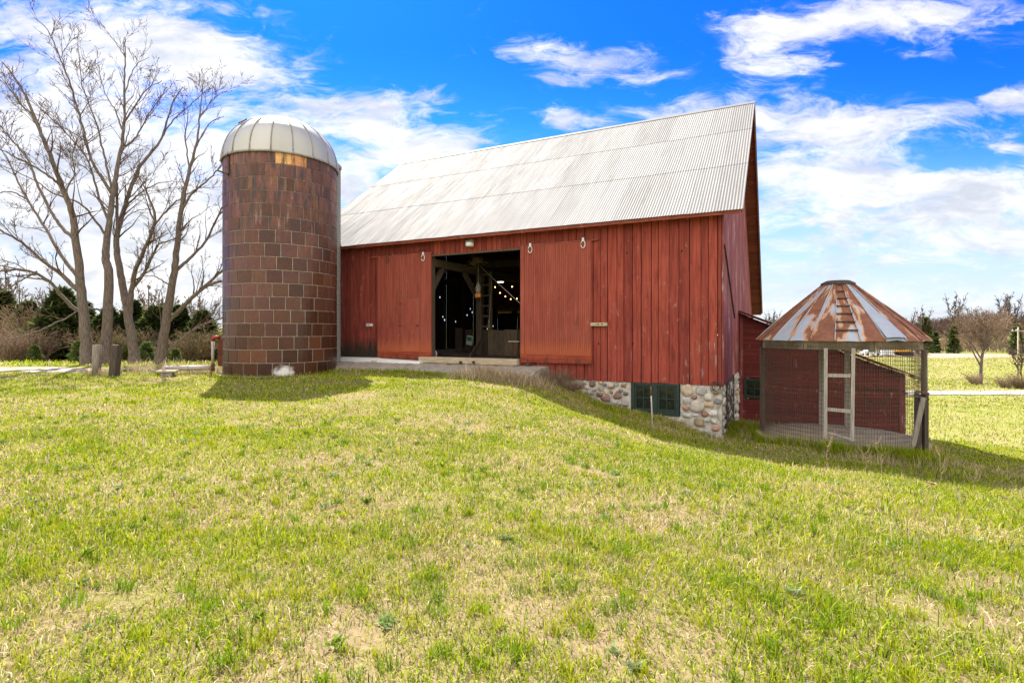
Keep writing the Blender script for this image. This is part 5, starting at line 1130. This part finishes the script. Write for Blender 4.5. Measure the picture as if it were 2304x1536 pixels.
# ------------------------------------------------------------------ right background: road, field, treeline, hill
m_road = simple('pale_asphalt', (.27, .26, .245), .95, var=.1, scale=1.5, bump=.2)
xs = np.arange(-30, 220, 2.); V = []; 
for x in xs:
    for dy_, dz_ in ((-1.9, 0), (-1.85, .1), (1.85, .1), (1.9, 0)): Y = 56.8 - .012 * (x - 40) + dy_; V.append((x, Y, gz(x, Y) + dz_ - .01))
mb = MB(); mb.add(V, [(i * 4 + k_, i * 4 + k_ + 4, i * 4 + k_ + 5, i * 4 + k_ + 1) for i in range(len(xs) - 1) for k_ in range(3)], smooth=False); rd = mb.build('road', m_road); rd['kind'] = 'structure'
for f in rd.data.polygons: pass
m_dirt = simple('bare_soil', (.34, .25, .18), .95, var=.2, scale=.6, bump=.4)
mb = MB(); k_ = 26
for cx, cy, rx, ry, h in ((108, 138, 26, 9, .35),):
    rings = []
    for j, t in enumerate((1, .8, .55, .25)):
        for i in range(k_):
            a = i * 2 * math.pi / k_; q = t * (1 + .12 * math.sin(3 * a) + .06 * math.sin(7 * a)); X, Y = cx + rx * q * math.cos(a), cy + ry * q * math.sin(a); rings.append((X, Y, gz(X, Y) - .15 + h * (1 - t ** 2) + (.25 if t < 1 else 0)))
    mb.add(rings, [(j * k_ + i, j * k_ + (i + 1) % k_, (j + 1) * k_ + (i + 1) % k_, (j + 1) * k_ + i) for j in range(3) for i in range(k_)] + [tuple(3 * k_ + i for i in range(k_))], smooth=True)
dg = mb.build('dirt_yard', m_dirt); dg['kind'] = 'structure'
# gravel patch on the left
m_gravel = simple('pale_gravel', (.33, .285, .24), .95, var=.2, scale=12, bump=.8)
mb = MB(); k_ = 40; c = (-22.5, 19.6); V = []
for t in (1, .7, .35):
    for i in range(k_):
        a = i * 2 * math.pi / k_; q = t * (1 + .08 * math.sin(3 * a + 1) + .05 * math.sin(8 * a)); X, Y = c[0] + 9.3 * q * math.cos(a), c[1] + 1.75 * q * math.sin(a); V.append((X, Y, gz(X, Y) + (.012 if t < 1 else -.01)))
mb.add(V, [(j * k_ + i, j * k_ + (i + 1) % k_, (j + 1) * k_ + (i + 1) % k_, (j + 1) * k_ + i) for j in range(2) for i in range(k_)] + [tuple(2 * k_ + i for i in range(k_))], smooth=True); gv = mb.build('gravel', m_gravel); gv['kind'] = 'structure'
# hill with woods
m_hill = simple('wooded_hill', (.19, .135, .10), 1., var=.3, scale=.12, bump=.5)
hx = np.linspace(120, 620, 60); hy = np.linspace(330, 620, 30); HXX, HYY = np.meshgrid(hx, hy)
def hillz(x, y): return -8 + 12.5 * np.exp(-((x - 394) / 40) ** 2 - ((y - 440) / 80) ** 2) + 9 * np.exp(-((x - 460) / 50) ** 2 - ((y - 470) / 90) ** 2) + 3 * np.exp(-((x - 300) / 70) ** 2 - ((y - 440) / 80) ** 2) + 2 * (fbm(x, y, .02, 9) - .5)
q = np.arange(30 * 60).reshape(30, 60); hl = raw('hill', np.stack([HXX, HYY, hillz(HXX, HYY)], -1).reshape(-1, 3), np.stack([q[:-1, :-1], q[:-1, 1:], q[1:, 1:], q[1:, :-1]], -1).reshape(-1, 4), 4, m_hill, None, True); hl['kind'] = 'structure'
rg = np.random.default_rng(50); nW = 5200; wx_, wy_ = rg.uniform(240, 600, nW), rg.uniform(340, 520, nW); T = Tubes(); Vb = []
wz_ = hillz(wx_, wy_)
for x, y, z in zip(wx_, wy_, wz_):
    h = rg.uniform(6, 10); P = np.array([(x, y, z - .5), (x + rg.normal(0, .3), y, z + h * .6), (x + rg.normal(0, .6), y, z + h)]); T.add(P, [.22, .14, .05], 3)
    for _ in range(9):
        b = P[1] + (P[2] - P[1]) * rg.uniform(-.6, .9); e = b + np.array((rg.normal(0, 1.5), rg.normal(0, 1), rg.uniform(.8, 3))); T.add(np.array([b, e]), [.12, .05], 3)
wd_ = T.build('far_woods', m_twig); wd_['kind'] = 'stuff'; tag(wd_, 'far brown leafless woods covering the hill on the right', 'woods')
# treeline behind the field: undergrowth as one mass, trees one by one
T = Tubes(); 
for _ in range(2600):
    x = rg.uniform(60, 260); y = rg.uniform(156, 190) + .06 * (x - 150); z = gz(120, 160) - .1; h = rg.uniform(1.0, 7.0)
    P = np.array([(x, y, z), (x + rg.normal(0, .4), y, z + h * .6), (x + rg.normal(0, .9), y, z + h)]); T.add(P, [.07, .05, .03], 3)
    for _ in range(5): b = P[0] + (P[1] - P[0]) * rg.uniform(.3, 1.5); T.add(np.array([b, b + np.array((rg.normal(0, .9), rg.normal(0, .5), rg.uniform(.3, 1.6)))]), [.06, .03], 3)
ug = T.build('undergrowth', m_brush); tag(ug, 'tangled brown undergrowth along the far edge of the right field', 'undergrowth'); ug['kind'] = 'stuff'
cnt = 0
desc = ['slender', 'broad', 'crooked']
xs_tl = list(np.linspace(1735, 2420, 40))
for k_, x in enumerate(xs_tl):
    x += rg.uniform(-8, 8); Y = rg.uniform(150, 182); kd = k_ % 3; s_ = rg.uniform(.7, 1.1)
    if abs(x - 2155) < 14 or abs(x - 2270) < 12: s_ = 1.45; kd = 1
    lb = f"{desc[kd]} bare tree in the treeline across the field"; 
    plant('treeline_tree', gl(x, Y), BARE[kd], lb, 'tree', f'{desc[kd]} bare trees in the far treeline', k_ * 1.9, s_)
for k_, (x, Y, s_, lb) in enumerate(((2083, 150, 1.0, 'dark pointed evergreen at the left end of the far treeline beside the crib roof'), (2146, 148, .78, 'bushy dark evergreen in the far treeline left of the lone field tree'), (2105, 152, .6, 'small evergreen low in the far treeline beside the crib post'), (2287, 140, .82, 'evergreen in the far treeline behind the utility pole'), (1745, 170, .95, 'evergreen top showing above the lean-to roof'), (2010, 170, .6, 'evergreen behind the construction yard'))):
    plant('evergreen', gl(x, Y), CON[2], lb, 'evergreen', None, k_, s_)
# lone tree in the field and its neighbours
T, TT = bare_mesh(61, 9.2, 3.3, .24, 4.2, 2.2, .016, 16, .30)
t = gl(2206, 67); plant('field_tree', t, [('trunk', strip(T.build('trunk', m_bark))), ('twigs', strip(TT.build('twigs', m_brush)))], 'round crowned bare tree standing alone in the right field', 'tree', None, .5, 1.0)
plant('field_shrub', gl(2192, 66.5), BUSH[0], 'small bare shrub at the foot of the lone field tree', 'shrub', 'bare shrubs in the right field', 1, .6)
plant('field_shrub', gl(2262, 62), BUSH[0], 'bare shrub by the road left of the utility pole', 'shrub', 'bare shrubs in the right field', 2.6, .55)
plant('field_shrub', gl(2296, 61), BUSH[2], 'reddish shrub at the right edge beside the utility pole', 'shrub', 'bare shrubs in the right field', .6, .6)
plant('leaning_field_tree', gl(2302, 62), BARE[2], 'bare tree at the right edge behind the utility pole', 'tree', None, 3, .55)
pb = gl(2291, 72); pole = empty('utility_pole', tuple(pb), 0, 'wooden utility pole at the right edge of the field', 'pole'); mb = MB(); h = at(0, 736, 72)[2]; mb.tube([pb - (0, 0, .3), (pb[0], pb[1], h)], [.13, .09], 10); mb.build('pole', m_greyx, pole); mb = MB(); mb.bar((pb[0] - 1.0, 71.85, h - .5), (pb[0] + 1.0, 71.85, h - .5), .12, .14); mb.build('crossarm', m_grey, pole)
for sx in (-.9, -.4, .9): mb = MB(); mb.lathe([(.05, 0), (.07, .06), (.03, .15), (0, .16)], (pb[0] + sx, 71.85, h - .43), 8); mb.build('insulator', m_white, pole)
# car, totes and excavator in the yard
m_car = simple('silver_car_paint', (.62, .66, .72), .3, .3, var=.03, bump=0, spec=.6); m_tyre = simple('black_rubber', (.02, .02, .02), .8); m_yel = simple('yellow_machine_paint', (.72, .36, .02), .45, var=.12)
def frame(p, rz): return np.array(Matrix.Translation(p) @ Matrix.Rotation(rz, 4, 'Z'))
YD = 134
def car(x, lb):
    p = gl(x, YD); p[2] += .35; t = empty('parked_car', tuple(p), .1, lb, 'car'); f = frame(p, .1)
    side = [(-2.2, .35), (-2.25, .75), (-2.1, .9), (-1.5, 1.0), (-.9, 1.45), (.5, 1.48), (1.2, 1.02), (2.0, .88), (2.25, .65), (2.2, .35)]
    mb = MB(f); V = [(a, y, b) for y in (-.85, .85) for a, b in side]; k_ = len(side); mb.add(V, [tuple(range(k_)), tuple(range(k_, 2 * k_))[::-1]] + [(i, i + k_, (i + 1) % k_ + k_, (i + 1) % k_) for i in range(k_)]); mb.build('body', m_car, t)
    mb = MB(f); q = [(-1.3, 1.03), (-.85, 1.38), (.45, 1.40), (1.0, 1.04)]; mb.add([(a, -.86, b) for a, b in q], [(0, 1, 2, 3)]); mb.build('side_window', m_glass, t)
    for wx2 in (-1.35, 1.4):
        for wy2 in (-.8, .8): mb = MB(f); mb.tube([(wx2, wy2 - .1, .32), (wx2, wy2 + .1, .32)], .33, 14, smooth=False); mb.build('wheel', m_tyre, t)
car(1958, 'silver car parked far off in the dirt yard, seen through the wire mesh')
m_tote = simple('white_tote', (.74, .76, .80), .5, var=.1)
for k_, x in enumerate((1988, 1997.5, 2004)):
    p = gl(x, YD); p[2] += .3; t = empty('wrapped_pallet', tuple(p), .05, ['left one of three white wrapped pallets in the far dirt yard', 'middle one of three white wrapped pallets in the far dirt yard', 'right one of three white wrapped pallets in the far dirt yard'][k_], 'pallet', 'white wrapped pallets in the yard'); f = frame(p, .05)
    mb = MB(f); mb.bbox((-.5, -.5, .14), (.46, .5, 1.5 if k_ != 1 else 1.65), .05); mb.build('wrapped_load', m_tote, t); mb = MB(f)
    for q in (-.45, 0, .38): mb.box((q - .06, -.5, 0), (q + .06, .5, .13))
    mb.build('pallet_base', m_grey, t)
p = gl(2034, YD); p[2] += .3; ex = empty('excavator', tuple(p), 0, 'yellow excavator on black tracks in the far dirt yard', 'excavator'); f = frame(p, 0)
for sy in (-1, 1): mb = MB(f); mb.tube([(a, sy, b) for a, b in [(-1.5 + .0, .75), (-1.8, .4), (-1.5, .08), (1.5, .08), (1.8, .4), (1.5, .75), (-1.5, .75)]], .22, 6, smooth=False); mb.bbox((-1.5, sy - .2, .1), (1.5, sy + .2, .72), .05); mb.build('track', m_tyre, ex)
mb = MB(f); mb.bbox((-2.1, -1.2, .95), (1.0, 1.2, 2.15), .12); mb.bbox((-2.0, -1.1, 2.1), (-.7, 1.1, 2.35), .08); mb.build('body', m_yel, ex)
mb = MB(f); mb.bbox((.0, -1.15, 2.151), (1.3, .0, 2.9), .1); mb.build('cab', m_glass, ex); mb = MB(f); mb.bbox((-.02, -1.17, 2.9), (1.35, .02, 3.0), .04); mb.build('cab_roof', m_yel, ex)
mb = MB(f); mb.bar((1.0, .4, 1.6), (2.6, .4, 2.7), .3, .4); mb.bar((2.6, .4, 2.7), (3.6, .4, 1.2), .25, .3); mb.build('boom', m_dark, ex); mb = MB(f); lump(mb, (3.6, .4, .8), (.45, .5, .45), jit=.05); mb.build('bucket', m_dark, ex)
for k_, (x, s_, lb) in enumerate(((2062, 1.0, 'reddish soil mound right of the yellow excavator'), (2078, .6, 'low soil mound by the crib post in the far yard'))):
    p = gl(x, YD + 1); mb = MB(); lump(mb, (0, 0, .2), (2.2 * s_, 1.6, 1.15 * s_), jit=.15, pw=1); o_ = mb.build('soil_mound', m_dirt); o_.location = p.tolist(); tag(o_, lb, 'mound')

# ------------------------------------------------------------------ GRASS
def allowed(x, y):
    lx, ly = loc(x, y); ok = ~((lx > LEFT - .3) & (lx < .05) & (ly > -.03) & (ly < W_ + .2))
    ok &= ~((lx > rl) & (lx < rr + .05) & (ly > -1.5) & (ly < .1))
    ok &= ~((lx > 0) & (lx < sxr + .05) & (ly > LB - .04) & (ly < LB + 7))
    ok &= np.hypot(x - SILO[0], y - SILO[1]) > SR + .22
    ok &= np.hypot(x - CRIB[0], y - CRIB[1]) > CR + .05 - 1.3 * np.clip(fbm(x, y, 1.6, 77) - .38, 0, 1)
    ok &= ((x + 22.5) / 9.4) ** 2 + ((y - 19.6) / 1.8) ** 2 > 1
    return ok
def sample(n_, y0, y1, half=1.12, seed=1):
    """points spread evenly over a wedge of lawn in front of the barn"""
    g = np.random.default_rng(seed); y = np.sqrt(g.uniform(y0 * y0, y1 * y1, n_)); x = g.uniform(-1, 1, n_) * (half * y + 1.0); k_ = allowed(x, y); return x[k_], y[k_]
def blades(x, y, h, w_, lean, col, seed, curl=1.0, name='grass'):
    g = np.random.default_rng(seed); n_ = len(x); z = ground(x, y) - .012; a = g.random(n_) * 2 * np.pi; la = g.random(n_) * 2 * np.pi
    sx, sy = np.cos(a) * w_ / 2, np.sin(a) * w_ / 2; ldx, ldy = np.cos(la) * lean * h, np.sin(la) * lean * h; up_ = h * np.sqrt(np.maximum(1 - lean ** 2 * .8, .04))
    V = np.empty((n_, 5, 3)); 
    V[:, 0] = np.stack([x - sx, y - sy, z], 1); V[:, 1] = np.stack([x + sx, y + sy, z], 1)
    V[:, 2] = np.stack([x + sx * .8 + ldx * .40, y + sy * .8 + ldy * .40, z + up_ * .62], 1); V[:, 3] = np.stack([x - sx * .8 + ldx * .40, y - sy * .8 + ldy * .40, z + up_ * .62], 1)
    V[:, 4] = np.stack([x + ldx * curl, y + ldy * curl, z + up_ * (1.0 - .25 * lean * curl)], 1)
    return V, np.repeat(col[:, None], 5, 1)
def build_blades(name, sets, lb, cat):
    V = np.concatenate([s[0].reshape(-1, 3) for s in sets]); C_ = np.concatenate([s[1].reshape(-1, 3) for s in sets]); n_ = len(V) // 5; b = np.arange(n_)[:, None] * 5
    F3 = np.concatenate([b + (0, 1, 2), b + (0, 2, 3), b + (3, 2, 4)], 0)
    o = raw(name, V, F3, 3, m_blade, C_); o['kind'] = 'stuff'; return tag(o, lb, cat)
GREEN = np.array((.160, .252, .010)); LIME = np.array((.42, .455, .018)); YEL = np.array((.52, .45, .08)); TAN = np.array((.46, .35, .20)); PALE = np.array((.64, .54, .36))
def palette(x, y, seed, dry=.25):
    g = np.random.default_rng(seed); n_ = len(x); t = g.random(n_); c = GREEN + (LIME - GREEN) * np.clip(t + .5 * (fbm(x, y, .5, 3) - .5), 0, 1)[:, None]
    dm = fbm(x, y, .8, 17); pd = np.clip(dry + (dm - .5) * 1.5, .02, .85); r_ = g.random(n_); tn = np.where((g.random(n_) < .5)[:, None], TAN, np.where((g.random(n_) < .5)[:, None], YEL, PALE))
    dk = g.random(n_) < .09; c = np.where(dk[:, None], np.array((.062, .115, .006)), c); c = np.where((r_ < pd)[:, None], tn, c); return c * g.uniform(.5, 1.4, (n_, 1))
sets = []
g = np.random.default_rng(99)
def field(n_, y0, y1, hm, wm, seed, dry, thin=.0, half=1.12, ymod=None):
    x, y = sample(n_, y0, y1, half, seed); gg = np.random.default_rng(seed + 1); dn = fbm(x, y, 1.3, 23, 4); k_ = gg.random(len(x)) < np.clip((dn - thin) * 3.2 + .25, .20, 1); x, y = x[k_], y[k_]; dn = dn[k_]
    h = hm * gg.uniform(.45, 1.5, len(x)) * (.55 + .9 * dn); lean = np.clip(np.abs(gg.normal(.58, .28, len(x))), 0, .98); w2 = wm * gg.uniform(.6, 1.4, len(x))
    lx, ly = loc(x, y); sets.append(blades(x, y, h, w2, lean, palette(x, y, seed + 2, dry), seed + 3))
field(150000, 1.6, 4.2, .055, .0058, 101, .21, .21)
field(180000, 3.8, 8.0, .054, .0086, 111, .15, .12)
field(150000, 7.4, 13.5, .055, .0130, 121, .09, .02)
field(120000, 12.5, 22, .065, .019, 131, .07, .02)
field(70000, 20, 50, .15, .035, 141, .25, .1)
field(60000, 44, 75, .17, .07, 143, .35, .2); field(60000, 62, 135, .2, .12, 145, .45, .25)
# lusher right side of the meadow
x, y = sample(60000, 2.2, 11, 1.1, 151); k_ = (x > .35 * y + .4 * (fbm(x, y, .6, 31) - .5) * y) & (np.random.default_rng(5).random(len(x)) < .8); x, y = x[k_], y[k_]; gg = np.random.default_rng(152)
sets.append(blades(x, y, gg.uniform(.05, .14, len(x)), .0045 + .0008 * y, np.clip(np.abs(gg.normal(.4, .25, len(x))), 0, .95), palette(x, y, 153, .24), 154))
# tufts of coarse bright grass
def tufts(n_, y0, y1, seed, h0, h1, per, wd_):
    x, y = sample(n_, y0, y1, 1.08, seed); gg = np.random.default_rng(seed); X = np.repeat(x, per); Yv = np.repeat(y, per); r_ = np.repeat(gg.uniform(.03, .11, len(x)), per); a = gg.random(len(X)) * 6.283; q = r_ * np.sqrt(gg.random(len(X))); X = X + q * np.cos(a); Yv = Yv + q * np.sin(a)
    h = np.repeat(gg.uniform(h0, h1, len(x)), per) * gg.uniform(.5, 1.2, len(X)); c = np.repeat(np.where((gg.random(len(x)) < .5)[:, None], np.array((.145, .245, .008)), LIME * .75), per, 0) * gg.uniform(.7, 1.3, (len(X), 1)); sets.append(blades(X, Yv, h, wd_ * gg.uniform(.6, 1.3, len(X)), np.clip(np.abs(gg.normal(.42, .25, len(X))), 0, .95), c, seed + 1, 1.15))
tufts(620, 1.7, 4.5, 201, .05, .125, 34, .0058); tufts(900, 4, 9, 211, .05, .12, 24, .0075); tufts(500, 8.5, 15, 221, .06, .12, 18, .012)
# taller grass against the walls, the crib and the ramp edge
def along(n_, P0, P1, wd_, h0, h1, seed, dry=.2, wb=.008):
    gg = np.random.default_rng(seed); t = gg.random(n_); x = P0[0] + (P1[0] - P0[0]) * t + gg.normal(0, wd_, n_); y = P0[1] + (P1[1] - P0[1]) * t + gg.normal(0, wd_, n_); k_ = allowed(x, y); x, y = x[k_], y[k_]
    sets.append(blades(x, y, gg.uniform(h0, h1, len(x)), wb * gg.uniform(.6, 1.5, len(x)), np.clip(np.abs(gg.normal(.4, .25, len(x))), 0, .95), palette(x, y, seed + 1, dry) * .9, seed + 2))
along(9000, bw(-6, -.5, 0), bw(0, -.35, 0), .35, .06, .19, 301, .35, .010); along(3500, bw(0, -.3, 0), bw(.6, 3, 0), .3, .08, .25, 311, .5); along(4000, bw(.1, 2, 0), bw(sxr, LB - .4, 0), .3, .1, .3, 316, .35)
for a in np.linspace(cang - 1.7, cang + 1.7, 16): along(420, CC(a, CR + .15, 0), CC(a + .2, CR + .15, 0), .12, .10, .34, 320 + int(a * 50), .25, .008)
p = at(1870, 1005, 11.9); along(700, p, p + (.1, 0, 0), .13, .2, .42, 390, .1); p = at(1985, 1010, 11.75); along(2400, p, p + (.7, -.4, 0), .18, .2, .45, 392, .15)
for a in np.linspace(camang - 1.6, camang + 1.6, 14): along(260, (SILO[0] + 2.05 * math.cos(a), SILO[1] + 2.05 * math.sin(a)), (SILO[0] + 2.05 * math.cos(a + .25), SILO[1] + 2.05 * math.sin(a + .25)), .1, .06, .22, 400 + int(a * 50), .3, .009)
along(3500, bw(rl + 2.2, -1.65, 0), bw(rr - .2, -1.65, 0), .16, .06, .22, 430, .25, .010)
build_blades('grass', sets, 'patchy bright yellow green spring grass covering the lawn and meadow', 'grass')
# dry thatch: flat pale fibres on the ground
sets = []
def thatch(n_, y0, y1, ln, wd_, seed, half=1.12, keep=None):
    x, y = sample(n_, y0, y1, half, seed); gg = np.random.default_rng(seed + 1); dn = fbm(x, y, .9, 17, 3); k_ = gg.random(len(x)) < np.clip((dn - .25) * 2.2, .6, 1)
    if keep is not None: k_ &= keep(x, y)
    x, y = x[k_], y[k_]; n2 = len(x); c = np.where((gg.random(n2) < .6)[:, None], TAN, PALE) * gg.uniform(.4, 1.3, (n2, 1)); sets.append(blades(x, y, ln * gg.uniform(.4, 1.6, n2), wd_ * gg.uniform(.5, 1.3, n2), np.clip(gg.uniform(.82, .99, n2), 0, .99), c, seed + 2, 1.0))
thatch(130000, 1.6, 5, .060, .0036, 501); thatch(42000, 4.5, 10, .09, .0062, 511); thatch(7000, 9, 14, .12, .009, 521); thatch(900, 1.7, 7, .035, .016, 541)
thatch(9000, 2.5, 9, .22, .0030, 531, 1.1, lambda x, y: x > .25 * y)
def heap(px_, py_, Y, n_, sp, ln, seed, wd_=.008):
    gg = np.random.default_rng(seed); p = at(px_, py_, Y); x = p[0] + gg.normal(0, sp[0], n_); y = p[1] + gg.normal(0, sp[1], n_); k_ = allowed(x, y); x, y = x[k_], y[k_]; n2 = len(x); c = np.where((gg.random(n2) < .6)[:, None], TAN, PALE) * gg.uniform(.5, 1.2, (n2, 1)); sets.append(blades(x, y, ln * gg.uniform(.4, 1.4, n2), wd_ * gg.uniform(.6, 1.3, n2), np.clip(gg.uniform(.25, .95, n2), 0, .99), c, seed + 2, 1.0))
heap(1110, 878, 15.2, 2000, (.5, .3), .42, 601, .010); heap(1190, 890, 14.9, 900, (.4, .25), .38, 602, .010); heap(1090, 872, 15.4, 300, (.3, .2), .5, 603, .010); heap(1580, 970, 13.2, 400, (.7, .3), .2, 604); heap(1700, 975, 14.5, 500, (.4, .4), .25, 605)
heap(2060, 1035, 11.2, 450, (.6, .25), .28, 606); heap(1900, 1030, 11.6, 300, (.6, .15), .2, 607); heap(430, 836, 18.4, 900, (.9, .3), .26, 608, .012); heap(300, 832, 19, 700, (.8, .4), .45, 609, .012); heap(216, 838, 17.5, 160, (.2, .1), .3, 610, .012); heap(480, 842, 18.2, 500, (.5, .3), .35, 611, .012); heap(1185, 846, 16.2, 400, (.35, .25), .38, 612, .010); heap(1060, 858, 16, 200, (.5, .2), .25, 613)
build_blades('dry_thatch', sets, 'pale dry thatch and dead grass lying between the green blades', 'dead grass')
# broad leaved rosettes
sets = []
gg = np.random.default_rng(701); x, y = sample(260, 1.8, 9, 1.05, 702); per = 16; X = np.repeat(x, per) + gg.normal(0, .012, len(x) * per); Yv = np.repeat(y, per) + gg.normal(0, .012, len(x) * per)
sz = np.repeat(gg.uniform(.05, .11, len(x)), per) * gg.uniform(.6, 1.2, len(X)); cc = np.repeat(np.where((gg.random(len(x)) < .55)[:, None], np.array((.20, .27, .12)), np.array((.12, .19, .02))), per, 0) * gg.uniform(.75, 1.25, (len(X), 1)); sets.append(blades(X, Yv, sz, sz * .26, np.clip(gg.uniform(.5, .95, len(X)), 0, .97), cc, 703, 1.0))
build_blades('broadleaf_weeds', sets, 'low greyish green broadleaf weeds scattered in the lawn', 'weeds')

# ------------------------------------------------------------------ single dry plants
m_dry = simple('dry_stem', (.42, .31, .20), .95, var=.3, scale=12, bump=0)
def drywl(px_, py0, py1, Y, lb, head, seed, cat='dry plant', grp=None, rr_=.004, bend=.06, br=4):
    rg = np.random.default_rng(seed); b = at(px_, py0, Y); b[2] = gz(b[0], b[1]); h = (py0 - py1) / F * Y; t = empty('dry_weed', tuple(b), 0, lb, cat, grp); T = Tubes(); q = spline([(0, 0, -.02), (rg.normal(0, bend), rg.normal(0, bend), h * .5), (rg.normal(0, bend), rg.normal(0, bend), h)], 9); T.add(q, np.linspace(rr_, rr_ * .6, 9), 4)
    for k_ in range(br): i = rg.integers(3, 8); a = rg.random() * 6.28; T.add(spline([q[i], q[i] + np.array((math.cos(a) * h * .12, math.sin(a) * h * .12, h * .1)), q[i] + np.array((math.cos(a) * h * .16, math.sin(a) * h * .16, h * .28))], 5), np.full(5, rr_ * .6), 3)
    o = T.build('stem', m_dry); o.parent = t; WM[o.name] = WM[t.name]
    if head:
        T = Tubes()
        for k_ in range(46): a = rg.random() * 6.28; r_ = head * math.sqrt(rg.random()); e = q[-1] + np.array((math.cos(a) * r_, math.sin(a) * r_, head * .35 - r_ * .1)); T.add(np.array([q[-1], (q[-1] + e) / 2 + (0, 0, -.004), e]), [.0015, .0015, .003], 3)
        o = T.build('seed_head', m_dry); o.parent = t; WM[o.name] = WM[t.name]
    return t
drywl(2072, 1310, 1128, 3.9, 'tall dry weed with a flat seed head in front of the crib shadow', .03, 1)
drywl(2145, 1230, 1122, 4.6, 'dry weed with a small seed head right of the tallest one', .025, 2); drywl(2248, 1210, 1126, 4.9, 'dry weed with a small seed head near the right edge', .025, 3)
drywl(1455, 1430, 1300, 2.9, 'dark leafless stem standing alone in the foreground grass', 0, 4, rr_=.003, bend=.04)
for k_, (x, y0, y1, Y, lb) in enumerate(((1868, 1080, 985, 9.5, 'thin dry stalks left in the grass below the crib door'), (1985, 1075, 1000, 9.8, 'branching dry stalk below the crib posts'), (2120, 1090, 1010, 9.2, 'dry stalk standing in the crib shadow at the right'), (2190, 1100, 1035, 8.6, 'dry stalk farthest right in the crib shadow'), (1940, 1095, 1020, 9.0, 'leaning dry stalk in front of the crib slab'))): drywl(x, y0, y1, Y, lb, .02, 20 + k_, rr_=.005, br=7)
for k_, (x, y, Y, sc__, lb) in enumerate(((1252, 860, 15.0, .22, 'dead brush against the barn boards at the ramp end'), (1285, 880, 14.7, .18, 'dead brush beside the first foundation stones'), (1215, 872, 15.0, .16, 'dead brush over the broken ramp stones'))):
    p = wp(x, y, -.55); plant('dead_brush', (p[0], p[1], gz(p[0], p[1]) - .02), BUSH[0], lb, 'brush', 'dead brush by the ramp end', k_ * 2, sc__)
